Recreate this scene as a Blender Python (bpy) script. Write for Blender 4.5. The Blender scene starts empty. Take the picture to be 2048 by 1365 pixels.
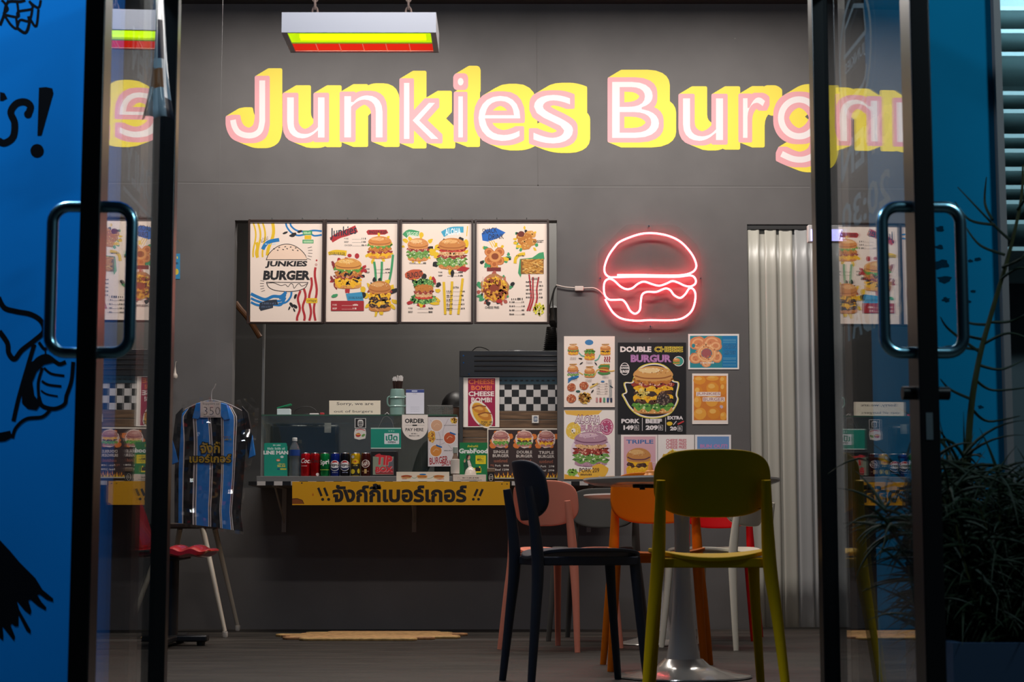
import bpy, bmesh, math, random
from mathutils import Vector, Matrix
random.seed(7)
SC = bpy.context.scene
COL = SC.collection
# ------------------------------------------------------------------ camera
TH = math.radians(6.43); F = 3600.0; CZ = 0.5
cd = bpy.data.cameras.new('camera'); cam = bpy.data.objects.new('camera', cd); COL.objects.link(cam)
cam.location = (0, 0, CZ); cam.rotation_euler = (math.pi/2 + TH, 0, 0)
cd.sensor_width = 36; cd.lens = F/2048*36; cd.clip_start = .05; cd.clip_end = 100
cd.dof.use_dof = True; cd.dof.focus_distance = 10.2; cd.dof.aperture_fstop = 9
SC.camera = cam
# ------------------------------------------------------------------ world, lights, exposure
w = bpy.data.worlds.new('night'); SC.world = w; w.use_nodes = True
w.node_tree.nodes['Background'].inputs[0].default_value = (.010, .018, .035, 1)
w.node_tree.nodes['Background'].inputs[1].default_value = .12
SC.view_settings.view_transform = 'Standard'; SC.view_settings.look = 'None'
SC.view_settings.gamma = 1; SC.view_settings.use_curve_mapping = False
SC.view_settings.exposure = 0
def area(name, loc, rot, sx, sy, watts, col, aim=None):
    l = bpy.data.lights.new(name, 'AREA'); l.shape = 'RECTANGLE'; l.size = sx; l.size_y = sy
    l.energy = watts; l.color = col
    o = bpy.data.objects.new(name, l); COL.objects.link(o); o.location = loc; o.rotation_euler = rot
    if aim: o.rotation_euler = (Vector(aim)-Vector(loc)).to_track_quat('-Z', 'Y').to_euler()
    return o
R = math.radians
area('ceiling_tube_light', (-1.05, 9.60, 3.74), (0, 0, 0), 1.8, .12, 57, (1, .93, .87))
area('ceiling_tube_light', (1.05, 9.60, 3.74), (0, 0, 0), 1.8, .12, 55, (1, .93, .87))
area('ceiling_tube_light', (.1, 6.65, 3.74), (0, 0, 0), 1.6, .12, 36, (1, .93, .87))
area('kitchen_light', (0.2, 11.6, 3.2), (0, 0, 0), 1.2, .12, 36, (1, .93, .85))
area('street_light', (-1.9, 4.0, 3.6), (0, 0, 0), .5, .3, 84, (.72, .88, 1), (-1.2, 4.75, 1.6))
area('street_light', (2.7, 2.0, 3.4), (R(52), 0, R(14)), .5, .3, 62, (.72, .92, 1), (1.1, 4.75, 1.2))
area('lamp_front_fill', (-0.5, 5.7, 3.35), (R(76), 0, 0), 1.2, .12, 18, (.85, .9, 1))  # added fill, placed to brighten the front of the hanging lamp

# ------------------------------------------------------------------ measuring: a pixel of the photograph -> a point on the vertical plane y = Y
def ray(px, py):
    u = (px-1024)/F; v = (682.5-py)/F
    return u, math.cos(TH)-v*math.sin(TH), math.sin(TH)+v*math.cos(TH)
def at(px, py, Y):
    u, dy, dz = ray(px, py); t = Y/dy
    return t*u, CZ+t*dz
def fl(px, py):
    u, dy, dz = ray(px, py); t = -CZ/dz
    return t*u, t*dy
def lin(h):
    h = h.lstrip('#'); c = [int(h[i:i+2], 16)/255 for i in (0, 2, 4)]
    return tuple(x/12.92 if x <= .04045 else ((x+.055)/1.055)**2.4 for x in c)
# ------------------------------------------------------------------ materials
MC = {}
def mat(name, col, rough=.5, metal=0, noise=0, scale=8, stretch=(1, 1, 1), bump=0, coat=0, spec=None, emit=None, es=0, alpha=None):
    if name in MC: return MC[name]
    m = bpy.data.materials.new(name); MC[name] = m; m.use_nodes = True
    nt = m.node_tree; b = nt.nodes['Principled BSDF']
    c = lin(col) if isinstance(col, str) else col
    b.inputs['Base Color'].default_value = (*c, 1); b.inputs['Roughness'].default_value = rough
    b.inputs['Metallic'].default_value = metal; b.inputs['Coat Weight'].default_value = coat
    if spec is not None: b.inputs['Specular IOR Level'].default_value = spec
    if emit:
        b.inputs['Emission Color'].default_value = (*(lin(emit) if isinstance(emit, str) else emit), 1); b.inputs['Emission Strength'].default_value = es
    if noise or bump:
        tc = nt.nodes.new('ShaderNodeTexCoord'); mp = nt.nodes.new('ShaderNodeMapping')
        mp.inputs['Scale'].default_value = stretch
        n = nt.nodes.new('ShaderNodeTexNoise'); n.inputs['Scale'].default_value = scale; n.inputs['Detail'].default_value = 6
        nt.links.new(tc.outputs['Object'], mp.inputs[0]); nt.links.new(mp.outputs[0], n.inputs['Vector'])
        if noise:
            r = nt.nodes.new('ShaderNodeMapRange'); r.inputs[1].default_value = .3; r.inputs[2].default_value = .7
            r.inputs[3].default_value = 1-noise; r.inputs[4].default_value = 1+noise
            mx = nt.nodes.new('ShaderNodeMix'); mx.data_type = 'RGBA'; mx.blend_type = 'MULTIPLY'; mx.inputs[0].default_value = 1
            mx.inputs[6].default_value = (*c, 1)
            nt.links.new(n.outputs[0], r.inputs[0]); nt.links.new(r.outputs[0], mx.inputs[7]); nt.links.new(mx.outputs[2], b.inputs['Base Color'])
        if bump:
            bp = nt.nodes.new('ShaderNodeBump'); bp.inputs['Strength'].default_value = bump; bp.inputs['Distance'].default_value = .01
            nt.links.new(n.outputs[0], bp.inputs['Height']); nt.links.new(bp.outputs[0], b.inputs['Normal'])
    return m
def clear(name, tint, rough, ior, haze=0, hazecol=(1, 1, 1)):
    """thin see-through sheet: mirror by Fresnel over a clear (or slightly milky) body"""
    if name in MC: return MC[name]
    m = bpy.data.materials.new(name); MC[name] = m; m.use_nodes = True; nt = m.node_tree; nt.nodes.clear()
    N = nt.nodes.new; L = nt.links.new
    out = N('ShaderNodeOutputMaterial'); tr = N('ShaderNodeBsdfTransparent'); tr.inputs[0].default_value = (*tint, 1)
    gl = N('ShaderNodeBsdfGlossy'); gl.inputs['Roughness'].default_value = rough; gl.inputs[0].default_value = (1, 1, 1, 1)
    fr = N('ShaderNodeFresnel'); ge = N('ShaderNodeNewGeometry'); mr = N('ShaderNodeMapRange'); mr.inputs[3].default_value = ior; mr.inputs[4].default_value = 1/ior
    L(ge.outputs['Backfacing'], mr.inputs[0]); L(mr.outputs[0], fr.inputs[0])     # the same mirror from both sides of the sheet
    mx = N('ShaderNodeMixShader'); body = tr.outputs[0]
    if haze:
        df = N('ShaderNodeBsdfPrincipled'); df.inputs['Base Color'].default_value = (*hazecol, 1); df.inputs['Roughness'].default_value = .35
        m2 = N('ShaderNodeMixShader'); m2.inputs[0].default_value = haze; L(body, m2.inputs[1]); L(df.outputs[0], m2.inputs[2]); body = m2.outputs[0]
    L(fr.outputs[0], mx.inputs[0]); L(body, mx.inputs[1]); L(gl.outputs[0], mx.inputs[2]); L(mx.outputs[0], out.inputs[0])
    return m
def pm(col):
    return mat('print_' + col.lstrip('#'), col, .55)
# ------------------------------------------------------------------ objects
def link(o): COL.objects.link(o); return o
def tag(o, label, cat=None, group=None, kind=None):
    if label: o['label'] = label
    if cat: o['category'] = cat
    if group: o['group'] = group
    if kind: o['kind'] = kind
    return o
def thing(name, label, cat, loc=(0, 0, 0), group=None, rz=0):
    o = link(bpy.data.objects.new(name, None)); o.location = loc; o.rotation_euler = (0, 0, rz); o.empty_display_size = .05
    return tag(o, label, cat, group)
def finish(me, smooth=35):
    for p in me.polygons: p.use_smooth = True
    me.set_sharp_from_angle(angle=math.radians(smooth))
def obj(name, bm, mats, parent=None, bevel=0, smooth=35, world=True, label=None):
    """link a bmesh as ONE mesh object; geometry given in world space unless world=False (then in the parent's space)"""
    me = bpy.data.meshes.new(name)
    bmesh.ops.remove_doubles(bm, verts=bm.verts, dist=1e-6)
    bm.to_mesh(me); bm.free()
    for m in (mats if isinstance(mats, (list, tuple)) else [mats]): me.materials.append(m)
    finish(me, smooth)
    o = link(bpy.data.objects.new(name, me))
    if parent:
        root = parent; off = Vector((0, 0, 0))
        while root: off += root.location; root = root.parent
        o.parent = parent
        if world: me.transform(Matrix.Translation(-off))
    else:
        vs = [v.co for v in me.vertices]
        c = Vector(((min(v.x for v in vs)+max(v.x for v in vs))/2, (min(v.y for v in vs)+max(v.y for v in vs))/2, min(v.z for v in vs)))
        me.transform(Matrix.Translation(-c)); o.location = c
    if bevel:
        b = o.modifiers.new('bevel', 'BEVEL'); b.width = bevel; b.segments = 2; b.limit_method = 'ANGLE'; b.angle_limit = R(50)
    if label: o['label'] = label
    return o
def struct(name, bm, m, parent=None, **k):
    o = obj(name, bm, m, parent, **k)
    if not parent: o['kind'] = 'structure'
    return o
BM = bmesh.new
def box(bm, x0, x1, y0, y1, z0, z1, mi=0):
    v = [bm.verts.new((x, y, z)) for x in (x0, x1) for y in (y0, y1) for z in (z0, z1)]
    for f in ((0, 1, 3, 2), (4, 6, 7, 5), (0, 4, 5, 1), (2, 3, 7, 6), (0, 2, 6, 4), (1, 5, 7, 3)):
        bm.faces.new([v[i] for i in f]).material_index = mi
    return bm
def pbox(bm, px0, py0, px1, py1, Y, d, mi=0):
    """box whose front face fills a rectangle measured on plane y=Y, d metres deep behind it"""
    x0, z1 = at(px0, py0, Y); x1, z0 = at(px1, py1, Y)
    return box(bm, x0, x1, Y, Y+d, z0, z1, mi)
def frame_of(t, up=Vector((0, 0, 1))):
    s = t.cross(up)
    if s.length < 1e-4: s = t.cross(Vector((0, 1, 0)))
    s.normalize(); return s, s.cross(t).normalized()
def tube(bm, pts, r, seg=10, closed=False, flat=1, mi=0, caps=True):
    pts = [Vector(p) for p in pts]; n = len(pts)
    rr = r if isinstance(r, (list, tuple)) else [r]*n
    rings = []; s = None
    for i in range(n):
        a = pts[(i-1) % n] if (i or closed) else pts[i]; b = pts[(i+1) % n] if (i < n-1 or closed) else pts[i]
        t = (b-a).normalized()
        if s is None: s, u = frame_of(t)
        else:
            s = (s-t*s.dot(t)).normalized(); u = s.cross(t).normalized()
        rings.append([bm.verts.new(pts[i]+s*math.cos(2*math.pi*k/seg)*rr[i]+u*math.sin(2*math.pi*k/seg)*rr[i]*flat) for k in range(seg)])
    m = n if closed else n-1
    for i in range(m):
        a = rings[i]; b = rings[(i+1) % n]
        for k in range(seg): bm.faces.new((a[k], a[(k+1) % seg], b[(k+1) % seg], b[k])).material_index = mi
    if not closed and caps:
        bm.faces.new(rings[0][::-1]).material_index = mi; bm.faces.new(rings[-1]).material_index = mi
    return bm
def lathe(bm, prof, c, seg=32, mi=0, sx=1, sy=1):
    """prof: (radius, z) from bottom to top"""
    rings = []
    for r, z in prof:
        if r < 1e-5: rings.append([bm.verts.new((c[0], c[1], c[2]+z))])
        else: rings.append([bm.verts.new((c[0]+r*sx*math.cos(2*math.pi*k/seg), c[1]+r*sy*math.sin(2*math.pi*k/seg), c[2]+z)) for k in range(seg)])
    for a, b in zip(rings, rings[1:]):
        for k in range(seg):
            k2 = (k+1) % seg
            if len(a) == 1 and len(b) == 1: continue
            if len(a) == 1: f = (a[0], b[k2], b[k])
            elif len(b) == 1: f = (a[k], a[k2], b[0])
            else: f = (a[k], a[k2], b[k2], b[k])
            bm.faces.new(f).material_index = mi
    for rg, fl_ in ((rings[0], 1), (rings[-1], 0)):
        if len(rg) > 1: bm.faces.new(rg[::-1] if fl_ else rg).material_index = mi
    return bm
def prism(bm, pts, y0, y1, mi=0):
    """outline in (x, z), extruded from y0 to y1"""
    a = [bm.verts.new((x, y0, z)) for x, z in pts]; b = [bm.verts.new((x, y1, z)) for x, z in pts]; n = len(pts)
    for f in (a[::-1], b): bm.faces.new(f).material_index = mi
    for k in range(n): bm.faces.new((a[k], a[(k+1) % n], b[(k+1) % n], b[k])).material_index = mi
    bmesh.ops.recalc_face_normals(bm, faces=bm.faces)
    return bm
def spline(pts, n=8, closed=False):
    P = [Vector(p) for p in pts]; out = []; N = len(P)
    g = (lambda i: P[i % N]) if closed else (lambda i: P[max(0, min(N-1, i))])
    for i in range(N if closed else N-1):
        p0, p1, p2, p3 = g(i-1), g(i), g(i+1), g(i+2)
        for k in range(n):
            t = k/n
            out.append(.5*((2*p1)+(p2-p0)*t+(2*p0-5*p1+4*p2-p3)*t*t+(3*p1-p0-3*p2+p3)*t**3))
    if not closed: out.append(P[-1])
    return out
# ------------------------------------------------------------------ lettering and printed artwork
GL = {}
def glyphs(s, off=0., res=3, shear=0.):
    k = (s, off, res, shear)
    if k not in GL:
        cu = bpy.data.curves.new('lettering', 'FONT'); cu.body = s; cu.resolution_u = res; cu.offset = off; cu.shear = shear
        o = bpy.data.objects.new('lettering', cu); me = bpy.data.meshes.new_from_object(o)
        V = [(v.co.x, v.co.y) for v in me.vertices]; Fs = [tuple(p.vertices) for p in me.polygons]
        bpy.data.objects.remove(o); bpy.data.curves.remove(cu); bpy.data.meshes.remove(me)
        GL[k] = (V, Fs)
    return GL[k]
class Art:
    """flat printed artwork: every call lays one ink layer over the last one; build() makes it ONE mesh"""
    def __init__(s, Y=None, ox=0, oy=0, sc=1, fn=None, step=1.3e-5, lay0=0):
        s.V = []; s.F = []; s.M = []; s.mats = []; s.l = lay0; s.step = step; s.bend = None; s.last = None
        s.ox, s.oy, s.sc = ox, oy, sc
        s.fn = fn or (lambda x, y, d: (lambda q: (q[0], Y-d, q[1]))(at(ox+x/sc, oy+y/sc, Y)))
    def mi(s, col):
        m = pm(col) if isinstance(col, str) else col
        if m not in s.mats: s.mats.append(m)
        return s.mats.index(m)
    def add(s, pts, faces, col, same=False):
        if not same: s.l += 1
        i = s.mi(col); b = len(s.V)
        if s.bend:
            bm = bmesh.new(); vs = [bm.verts.new((x, y, 0)) for x, y in pts]
            for f in faces:
                try: bm.faces.new([vs[k] for k in f])
                except ValueError: pass
            x0, x1, n = s.bend
            for k in range(n+1):
                x = x0+(x1-x0)*k/n
                g = bm.verts[:]+bm.edges[:]+bm.faces[:]
                bmesh.ops.bisect_plane(bm, geom=g, plane_co=(x, 0, 0), plane_no=(1, 0, 0), clear_inner=(k == 0), clear_outer=(k == n))
            bm.verts.index_update(); pts = [(v.co.x, v.co.y) for v in bm.verts]; faces = [tuple(v.index for v in f.verts) for f in bm.faces]; bm.free()
        d = s.l*s.step
        s.V += [s.fn(x, y, d) for x, y in pts]
        for f in faces: s.F.append(tuple(b+k for k in f)); s.M.append(i)
    def poly(s, pts, col, same=False): s.add(pts, [tuple(range(len(pts)))], col, same)
    def rect(s, x0, y0, x1, y1, col, same=False): s.poly([(x0, y0), (x0, y1), (x1, y1), (x1, y0)], col, same)
    def rrect(s, x0, y0, x1, y1, r, col):
        p = []
        for cx, cy, a in ((x1-r, y0+r, -90), (x1-r, y1-r, 0), (x0+r, y1-r, 90), (x0+r, y0+r, 180)):
            for k in range(6): t = R(a+k*18); p.append((cx+r*math.cos(t), cy+r*math.sin(t)))
        s.poly(p, col)
    def ell(s, cx, cy, rx, ry, col, n=20, jit=0, rot=0, same=False):
        p = []
        for k in range(n):
            t = 2*math.pi*k/n; q = 1+random.uniform(-jit, jit); x = rx*q*math.cos(t); y = ry*q*math.sin(t)
            p.append((cx+x*math.cos(rot)-y*math.sin(rot), cy+x*math.sin(rot)+y*math.cos(rot)))
        s.poly(p, col, same)
    def line(s, pts, wd, col, sm=0, taper=None, same=False, closed=False):
        P = [Vector((p[0], p[1], 0)) for p in pts]
        if sm: P = spline(P, sm, closed)
        n = len(P); A = []; B = []
        if closed: P = P+[P[0]]; n += 1
        for i in range(n):
            if closed: t = P[(i+1) % (n-1)]-P[(i-1) % (n-1)]
            else: t = P[min(n-1, i+1)]-P[max(0, i-1)]
            t.normalize(); q = i/(n-1)
            h = wd/2 if taper is None else wd/2*(taper[0]+(taper[1]-taper[0])*q)
            nx, ny = -t.y*h, t.x*h
            A.append((P[i].x+nx, P[i].y+ny)); B.append((P[i].x-nx, P[i].y-ny))
        s.add(A+B, [(i, i+1, n+i+1, n+i) for i in range(n-1)], col, same)
    def ring(s, cx, cy, rx, ry, wd, col, n=28):
        s.line([(cx+rx*math.cos(2*math.pi*k/n), cy+ry*math.sin(2*math.pi*k/n)) for k in range(n)], wd, col, closed=True)
    def text(s, t, x0, y0, x1, y1, col, off=.02, shear=0, res=2, rot=0, warp=None, same=False, mirror=False, base=None):
        """fit the ink of t to the box; base: its box is fitted for that offset so heavier outlines stay centred"""
        V, Fs = glyphs(t, off, res, shear)
        if not V: return
        W = glyphs(t, off if base is None else base, res, shear)[0]
        a0 = min(v[0] for v in W); a1 = max(v[0] for v in W); b0 = min(v[1] for v in W); b1 = max(v[1] for v in W)
        kx = (x1-x0)/(a1-a0); ky = (y1-y0)/(b1-b0); cx = (x0+x1)/2; cy = (y0+y1)/2; P = []
        for x, y in V:
            X = (x0+(x-a0)*kx) if not mirror else (x1-(x-a0)*kx); Y = y1-(y-b0)*ky
            if warp: X, Y = warp(X, Y)
            if rot: X, Y = cx+(X-cx)*math.cos(rot)-(Y-cy)*math.sin(rot), cy+(X-cx)*math.sin(rot)+(Y-cy)*math.cos(rot)
            P.append((X, Y))
        s.add(P, Fs, col, same)
    def scrib(s, x0, y0, x1, y1, col, gap=.55):
        """an unreadable line of tiny print"""
        h = y1-y0; x = x0; s.l += 1; P = []; Q = []
        while x < x1-h*.3:
            wd = h*random.uniform(.3, .55); k = len(P); q = y0+h*random.choice((0, 0, .25))
            P += [(x, q), (x, y1), (x+wd, y1), (x+wd, q)]; Q.append((k, k+1, k+2, k+3)); x += wd+h*gap*random.choice((.3, .3, .3, 1.1))
        s.l -= 1
        if P: s.add(P, Q, col)
    def specks(s, cx, cy, rx, ry, n, cols, r0, r1, el=1):
        for j, c in enumerate(cols):
            P = []; Q = []
            for k in range(n//len(cols)):
                t = random.uniform(0, 6.28); q = math.sqrt(random.random()); x = cx+rx*q*math.cos(t); y = cy+ry*q*math.sin(t)
                r = random.uniform(r0, r1); a = random.uniform(0, 3.14); b = len(P)
                for m in range(6):
                    u = m*math.pi/3; X = r*el*math.cos(u)*random.uniform(.7, 1.2); Z = r*math.sin(u)*random.uniform(.7, 1.2)
                    P.append((x+X*math.cos(a)-Z*math.sin(a), y+X*math.sin(a)+Z*math.cos(a)))
                Q.append(tuple(range(b, b+6)))
            if P: s.add(P, Q, c)
    def band(s, cx, y0, y1, wd, col, amp, n=9, drip=0):
        """a wavy slice of filling"""
        T = []; B = []; m = n*3; ph = random.uniform(0, 6)
        for k in range(m+1):
            u = k/m; x = cx-wd/2+wd*u; e = math.sin(math.pi*u)**.35
            T.append((x, (y0+y1)/2+((y0-y1)/2)*e+amp*.4*math.sin(u*n*4+ph)))
            B.append((x, (y0+y1)/2+((y1-y0)/2)*e+amp*math.sin(u*n*6.28/2+ph)*(1 if not drip else .3)+(drip*max(0, math.sin(u*n*2.1+ph))**3 if drip else 0)))
        s.poly(T+B[::-1], col)
    def burger(s, cx, cy, wd, h, stack, bun='#d98f4c', bun2='#efbf85', bun3='#a8602a'):
        wt = dict(bun=.36, heel=.2, let=.2, fl=.16, meat=.15, chk=.2, chs=.15, bac=.12, tom=.1, oni=.12, bread=.14)
        tot = sum(wt[k] for k in stack); y = cy-h/2; pos = []
        for k in stack: hh = wt[k]/tot*h; pos.append((k, y, y+hh)); y += hh
        for k, a, b in reversed(pos):
            q = (b-a)*.35
            if k == 'heel':
                s.poly([(cx-wd*.44, a-q), (cx-wd*.45, (a+b)/2), (cx-wd*.36, b-(b-a)*.15), (cx-wd*.15, b), (cx+wd*.15, b), (cx+wd*.36, b-(b-a)*.15), (cx+wd*.45, (a+b)/2), (cx+wd*.44, a-q)], bun)
                s.poly([(cx-wd*.40, b-(b-a)*.3), (cx-wd*.15, b), (cx+wd*.15, b), (cx+wd*.40, b-(b-a)*.3), (cx, b-(b-a)*.1)], bun3)
                s.specks(cx, (a+b)/2, wd*.36, (b-a)*.35, 24, (bun2, bun3), h*.008, h*.02)
            elif k == 'bun':
                P = [(cx+wd*.46*math.cos(R(t)), b-(b-a)*.12+(b-a)*.88*math.sin(R(t))) for t in range(180, 361, 12)]
                P += [(cx+wd*.40, b+q), (cx, b+q*1.4), (cx-wd*.40, b+q)]
                s.poly(P, bun); s.ell(cx-wd*.08, a+(b-a)*.42, wd*.27, (b-a)*.25, bun2, jit=.12)
                s.line([(cx-wd*.42, b-q*.2), (cx-wd*.2, b+q*.5), (cx+wd*.2, b+q*.5), (cx+wd*.42, b-q*.2)], (b-a)*.13, bun3, 4)
                s.specks(cx, (a+b)/2, wd*.36, (b-a)*.3, 30, (bun2, bun3, '#fff0cf'), h*.006, h*.014)
            else:
                col, c2, am, kx, dr = dict(let=('#5f9a3a', ('#9cc860', '#2f6a2a', '#c9dd9a'), .3, 1.0, 0), fl=('#6f9d48', ('#cfe0a8', '#2f5f30', '#93bd63', '#f0f3d8'), .3, 1.04, 0),
                    meat=('#4a2a1c', ('#2b1711', '#7a4a30', '#8f6a50'), .16, .9, 0), chk=('#c4782e', ('#e6a95c', '#8f4c1c', '#d98f3c'), .22, .94, 0), chs=('#f2b518', ('#ffd75a', '#d98f10'), .1, .92, (b-a)*.9),
                    bac=('#9c3528', ('#d98a72', '#6a1d18', '#e8b59c'), .35, 1.02, 0), tom=('#c8382a', ('#e8765c', '#9c2218'), .1, .9, 0), oni=('#b48aa6', ('#e8d6e2', '#7a4c78'), .22, .95, 0), bread=('#e0b07a', ('#f3d6ac', '#b9824a'), .12, .9, 0))[k]
                s.band(cx, a-q*.6, b+q, wd*kx, col, (b-a)*am, random.randint(6, 9), dr)
                s.specks(cx, (a+b)/2, wd*kx*.42, (b-a)*.55, 36, c2, h*.008, h*.028, 1.6)
    def prices(s, x0, y0, x1, names, col, dy, hh, amt=None):
        for i, nm in enumerate(names):
            y = y0+i*dy
            if nm: s.text(nm, x0, y, x0+len(nm)*hh*.62, y+hh, col, .01, res=1)
            else: s.scrib(x0, y, x0+(x1-x0)*.34, y+hh, col)
            s.rect(x0+(x1-x0)*.36, y+hh*.8, x1-(x1-x0)*.22, y+hh*.92, col); s.scrib(x1-(x1-x0)*.2, y, x1, y+hh, col)
    def build(s, name, parent=None, back=None, label=None):
        me = bpy.data.meshes.new(name); me.from_pydata(s.V, [], s.F)
        for m in s.mats: me.materials.append(m)
        me.polygons.foreach_set('material_index', s.M); me.update()
        o = link(bpy.data.objects.new(name, me))
        if back:                                    # (thickness): give the lowest layer a body
            pass
        if parent:
            root = parent; off = Vector((0, 0, 0))
            while root: off += root.location; root = root.parent
            o.parent = parent; me.transform(Matrix.Translation(-off))
        else:
            vs = [v.co for v in me.vertices]
            c = Vector(((min(v.x for v in vs)+max(v.x for v in vs))/2, max(v.y for v in vs), min(v.z for v in vs)))
            me.transform(Matrix.Translation(-c)); o.location = c
        if label: o['label'] = label
        return o
    def sheet(s, x0, y0, x1, y1, th, col, r=0):
        """the paper or board itself: a thin slab behind the ink"""
        i = s.mi(col); b = len(s.V); P = [(x0, y0), (x0, y1), (x1, y1), (x1, y0)]
        s.V += [s.fn(x, y, 0) for x, y in P]+[s.fn(x, y, -th) for x, y in P]
        for f in ((0, 1, 2, 3), (7, 6, 5, 4), (0, 4, 5, 1), (1, 5, 6, 2), (2, 6, 7, 3), (3, 7, 4, 0)): s.F.append(tuple(b+k for k in f)); s.M.append(i)
# ------------------------------------------------------------------ the setting
D = 10.7; YF = 4.75; HZ = 3.78; XL, XR = -2.75, 2.75; YK = 12.3
WALL = mat('grey_wall_paint', (.114, .1065, .104), .62, noise=.10, scale=3.5, bump=.04)
KW = mat('kitchen_wall_paint', (.13, .128, .125), .6, noise=.06, scale=3)
BLK = mat('black_aluminium', (.004, .0045, .0055), .30, spec=.30)
STEEL = mat('chrome', (.62, .66, .68), .12, 1)
INK = mat('mural_black_paint', (.0015, .002, .004), .8, spec=.05)
def floor_mat():
    m = bpy.data.materials.new('worn_vinyl_floor'); m.use_nodes = True; nt = m.node_tree; b = nt.nodes['Principled BSDF']; N = nt.nodes.new; L = nt.links.new
    tc = N('ShaderNodeTexCoord'); mp = N('ShaderNodeMapping'); mp.inputs['Scale'].default_value = (1.1, 5, 1)
    n = N('ShaderNodeTexNoise'); n.inputs['Scale'].default_value = 2.6; n.inputs['Detail'].default_value = 7
    br = N('ShaderNodeTexBrick'); br.inputs['Scale'].default_value = 1; br.inputs['Brick Width'].default_value = 1.2; br.inputs['Row Height'].default_value = .18; br.inputs['Mortar Size'].default_value = .003
    br.inputs['Color1'].default_value = (.023, .019, .0155, 1); br.inputs['Color2'].default_value = (.035, .029, .023, 1); br.inputs['Mortar'].default_value = (.018, .016, .014, 1)
    cr = N('ShaderNodeMapRange'); cr.inputs[1].default_value = .3; cr.inputs[2].default_value = .75; cr.inputs[3].default_value = .55; cr.inputs[4].default_value = 1.5
    mx = N('ShaderNodeMix'); mx.data_type = 'RGBA'; mx.blend_type = 'MULTIPLY'; mx.inputs[0].default_value = 1
    L(tc.outputs['Object'], mp.inputs[0]); L(mp.outputs[0], n.inputs['Vector']); L(tc.outputs['Object'], br.inputs['Vector'])
    L(n.outputs[0], cr.inputs[0]); L(br.outputs[0], mx.inputs[6]); L(cr.outputs[0], mx.inputs[7]); L(mx.outputs[2], b.inputs['Base Color'])
    rr = N('ShaderNodeMapRange'); rr.inputs[3].default_value = .42; rr.inputs[4].default_value = .7; b.inputs['Specular IOR Level'].default_value = .32; L(n.outputs[0], rr.inputs[0]); L(rr.outputs[0], b.inputs['Roughness'])
    return m
struct('floor', box(BM(), -5, 5, -.5, YK+.2, -.06, 0), floor_mat())['label'] = 'dark worn vinyl plank floor of the shop'
struct('ceiling', box(BM(), XL-.1, XR+.1, YF+.15, YK+.2, HZ, HZ+.1), mat('dark_ceiling', (.03, .03, .032), .8))
o0, zt = at(470, 441, D); o1, _ = at(1114, 441, D); d0, dt = at(1494, 449, D); d1 = d0+.86; CT = .845
b = BM()
for x0, x1, z0, z1 in ((XL, o0, 0, HZ), (o0, o1, 0, .8295), (o0, o1, zt, HZ), (o1, d0, 0, HZ), (d0, d1, dt, HZ), (d1, XR, 0, HZ)): box(b, x0, x1, D, D+.1, z0, z1)
WB = struct('wall_back', b, WALL); WB['label'] = 'grey painted back wall with the serving hatch and painted lettering'
struct('wall_left', box(BM(), XL-.1, XL, YF+.15, YK+.1, 0, HZ), WALL)
struct('wall_right', box(BM(), XR, XR+.1, YF+.15, YK+.1, 0, HZ), WALL)
struct('wall_kitchen', box(BM(), XL, XR, YK, YK+.1, 0, HZ), KW)
# seams of the wall panels
a = Art(D-.0006, step=0)
SE = mat('wall_seam', (.105, .098, .095), .7); SL = mat('wall_scuff', (.2, .19, .185), .7)
a.line([(300, 363), (700, 368), (1080, 371), (1620, 372)], 2.2, SE); a.line([(300, 366), (700, 371), (1080, 374), (1620, 375)], 1.2, SL)
a.line([(1073, 0), (1074, 200), (1076, 372)], 1.6, SE)
for x, y in ((1470, 77), (575, 434), (1110, 437), (963, 436), (640, 435), (806, 434), (1480, 766), (1299, 678)): a.ell(x, y, 1.6, 1.3, SL if x in (1470, 1299) else SE)
a.build('panel_seam', WB, label='thin seams and scuffs between grey wall boards')
# painted lettering: white strokes, pink outline, yellow drop letter
a = Art(D, step=1.5e-4)
PINK, YEL, WHT = mat('pink_wall_paint', '#e9a5aa', .6), mat('yellow_wall_paint', '#f3dd4a', .6), mat('white_wall_paint', '#f0e6e4', .6)
LET = [('J', 460, 161, 530, 277), ('u', 574.5, 195, 649, 277), ('n', 688.6, 191, 765, 275), ('k', 808, 166, 876.5, 278), ('i', 915.5, 156, 927, 275), ('e', 957, 192, 1040.5, 282), ('s', 1067, 190, 1146, 287),
       ('B', 1224.5, 164, 1318, 276), ('u', 1366, 197, 1446, 282), ('r', 1486, 195, 1530, 276), ('g', 1557, 193, 1641, 324), ('u', 1679, 197, 1757, 282), ('r', 1800, 195, 1846, 276)]
import numpy as np
RS = 3; RX0, RY0, RX1, RY1 = 430, 110, 1900, 350
def inkmask(polys):
    M = np.zeros(((RY1-RY0)*RS, (RX1-RX0)*RS), bool)
    for P in polys:
        Q = [((x-RX0)*RS, (y-RY0)*RS) for x, y in P]; xs = [q[0] for q in Q]; ys = [q[1] for q in Q]
        a0, a1, b0, b1 = int(min(xs)), int(max(xs))+2, int(min(ys)), int(max(ys))+2
        X, Y = np.meshgrid(np.arange(a0, a1)+.5, np.arange(b0, b1)+.5); I = np.zeros(X.shape, bool)
        for k in range(len(Q)):
            (x0, y0), (x1, y1) = Q[k], Q[(k+1) % len(Q)]
            if y0 != y1: I ^= ((y0 > Y) != (y1 > Y)) & (X < (x1-x0)*(Y-y0)/(y1-y0)+x0)
        M[b0:b1, a0:a1] |= I
    return M
def shifted(M, dx, dy):
    dx = int(round(dx*RS)); dy = int(round(dy*RS)); o = np.zeros_like(M); H, W = M.shape
    o[max(0, dy):H+min(0, dy), max(0, dx):W+min(0, dx)] = M[max(0, -dy):H-max(0, dy), max(0, -dx):W-max(0, dx)]; return o
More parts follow.
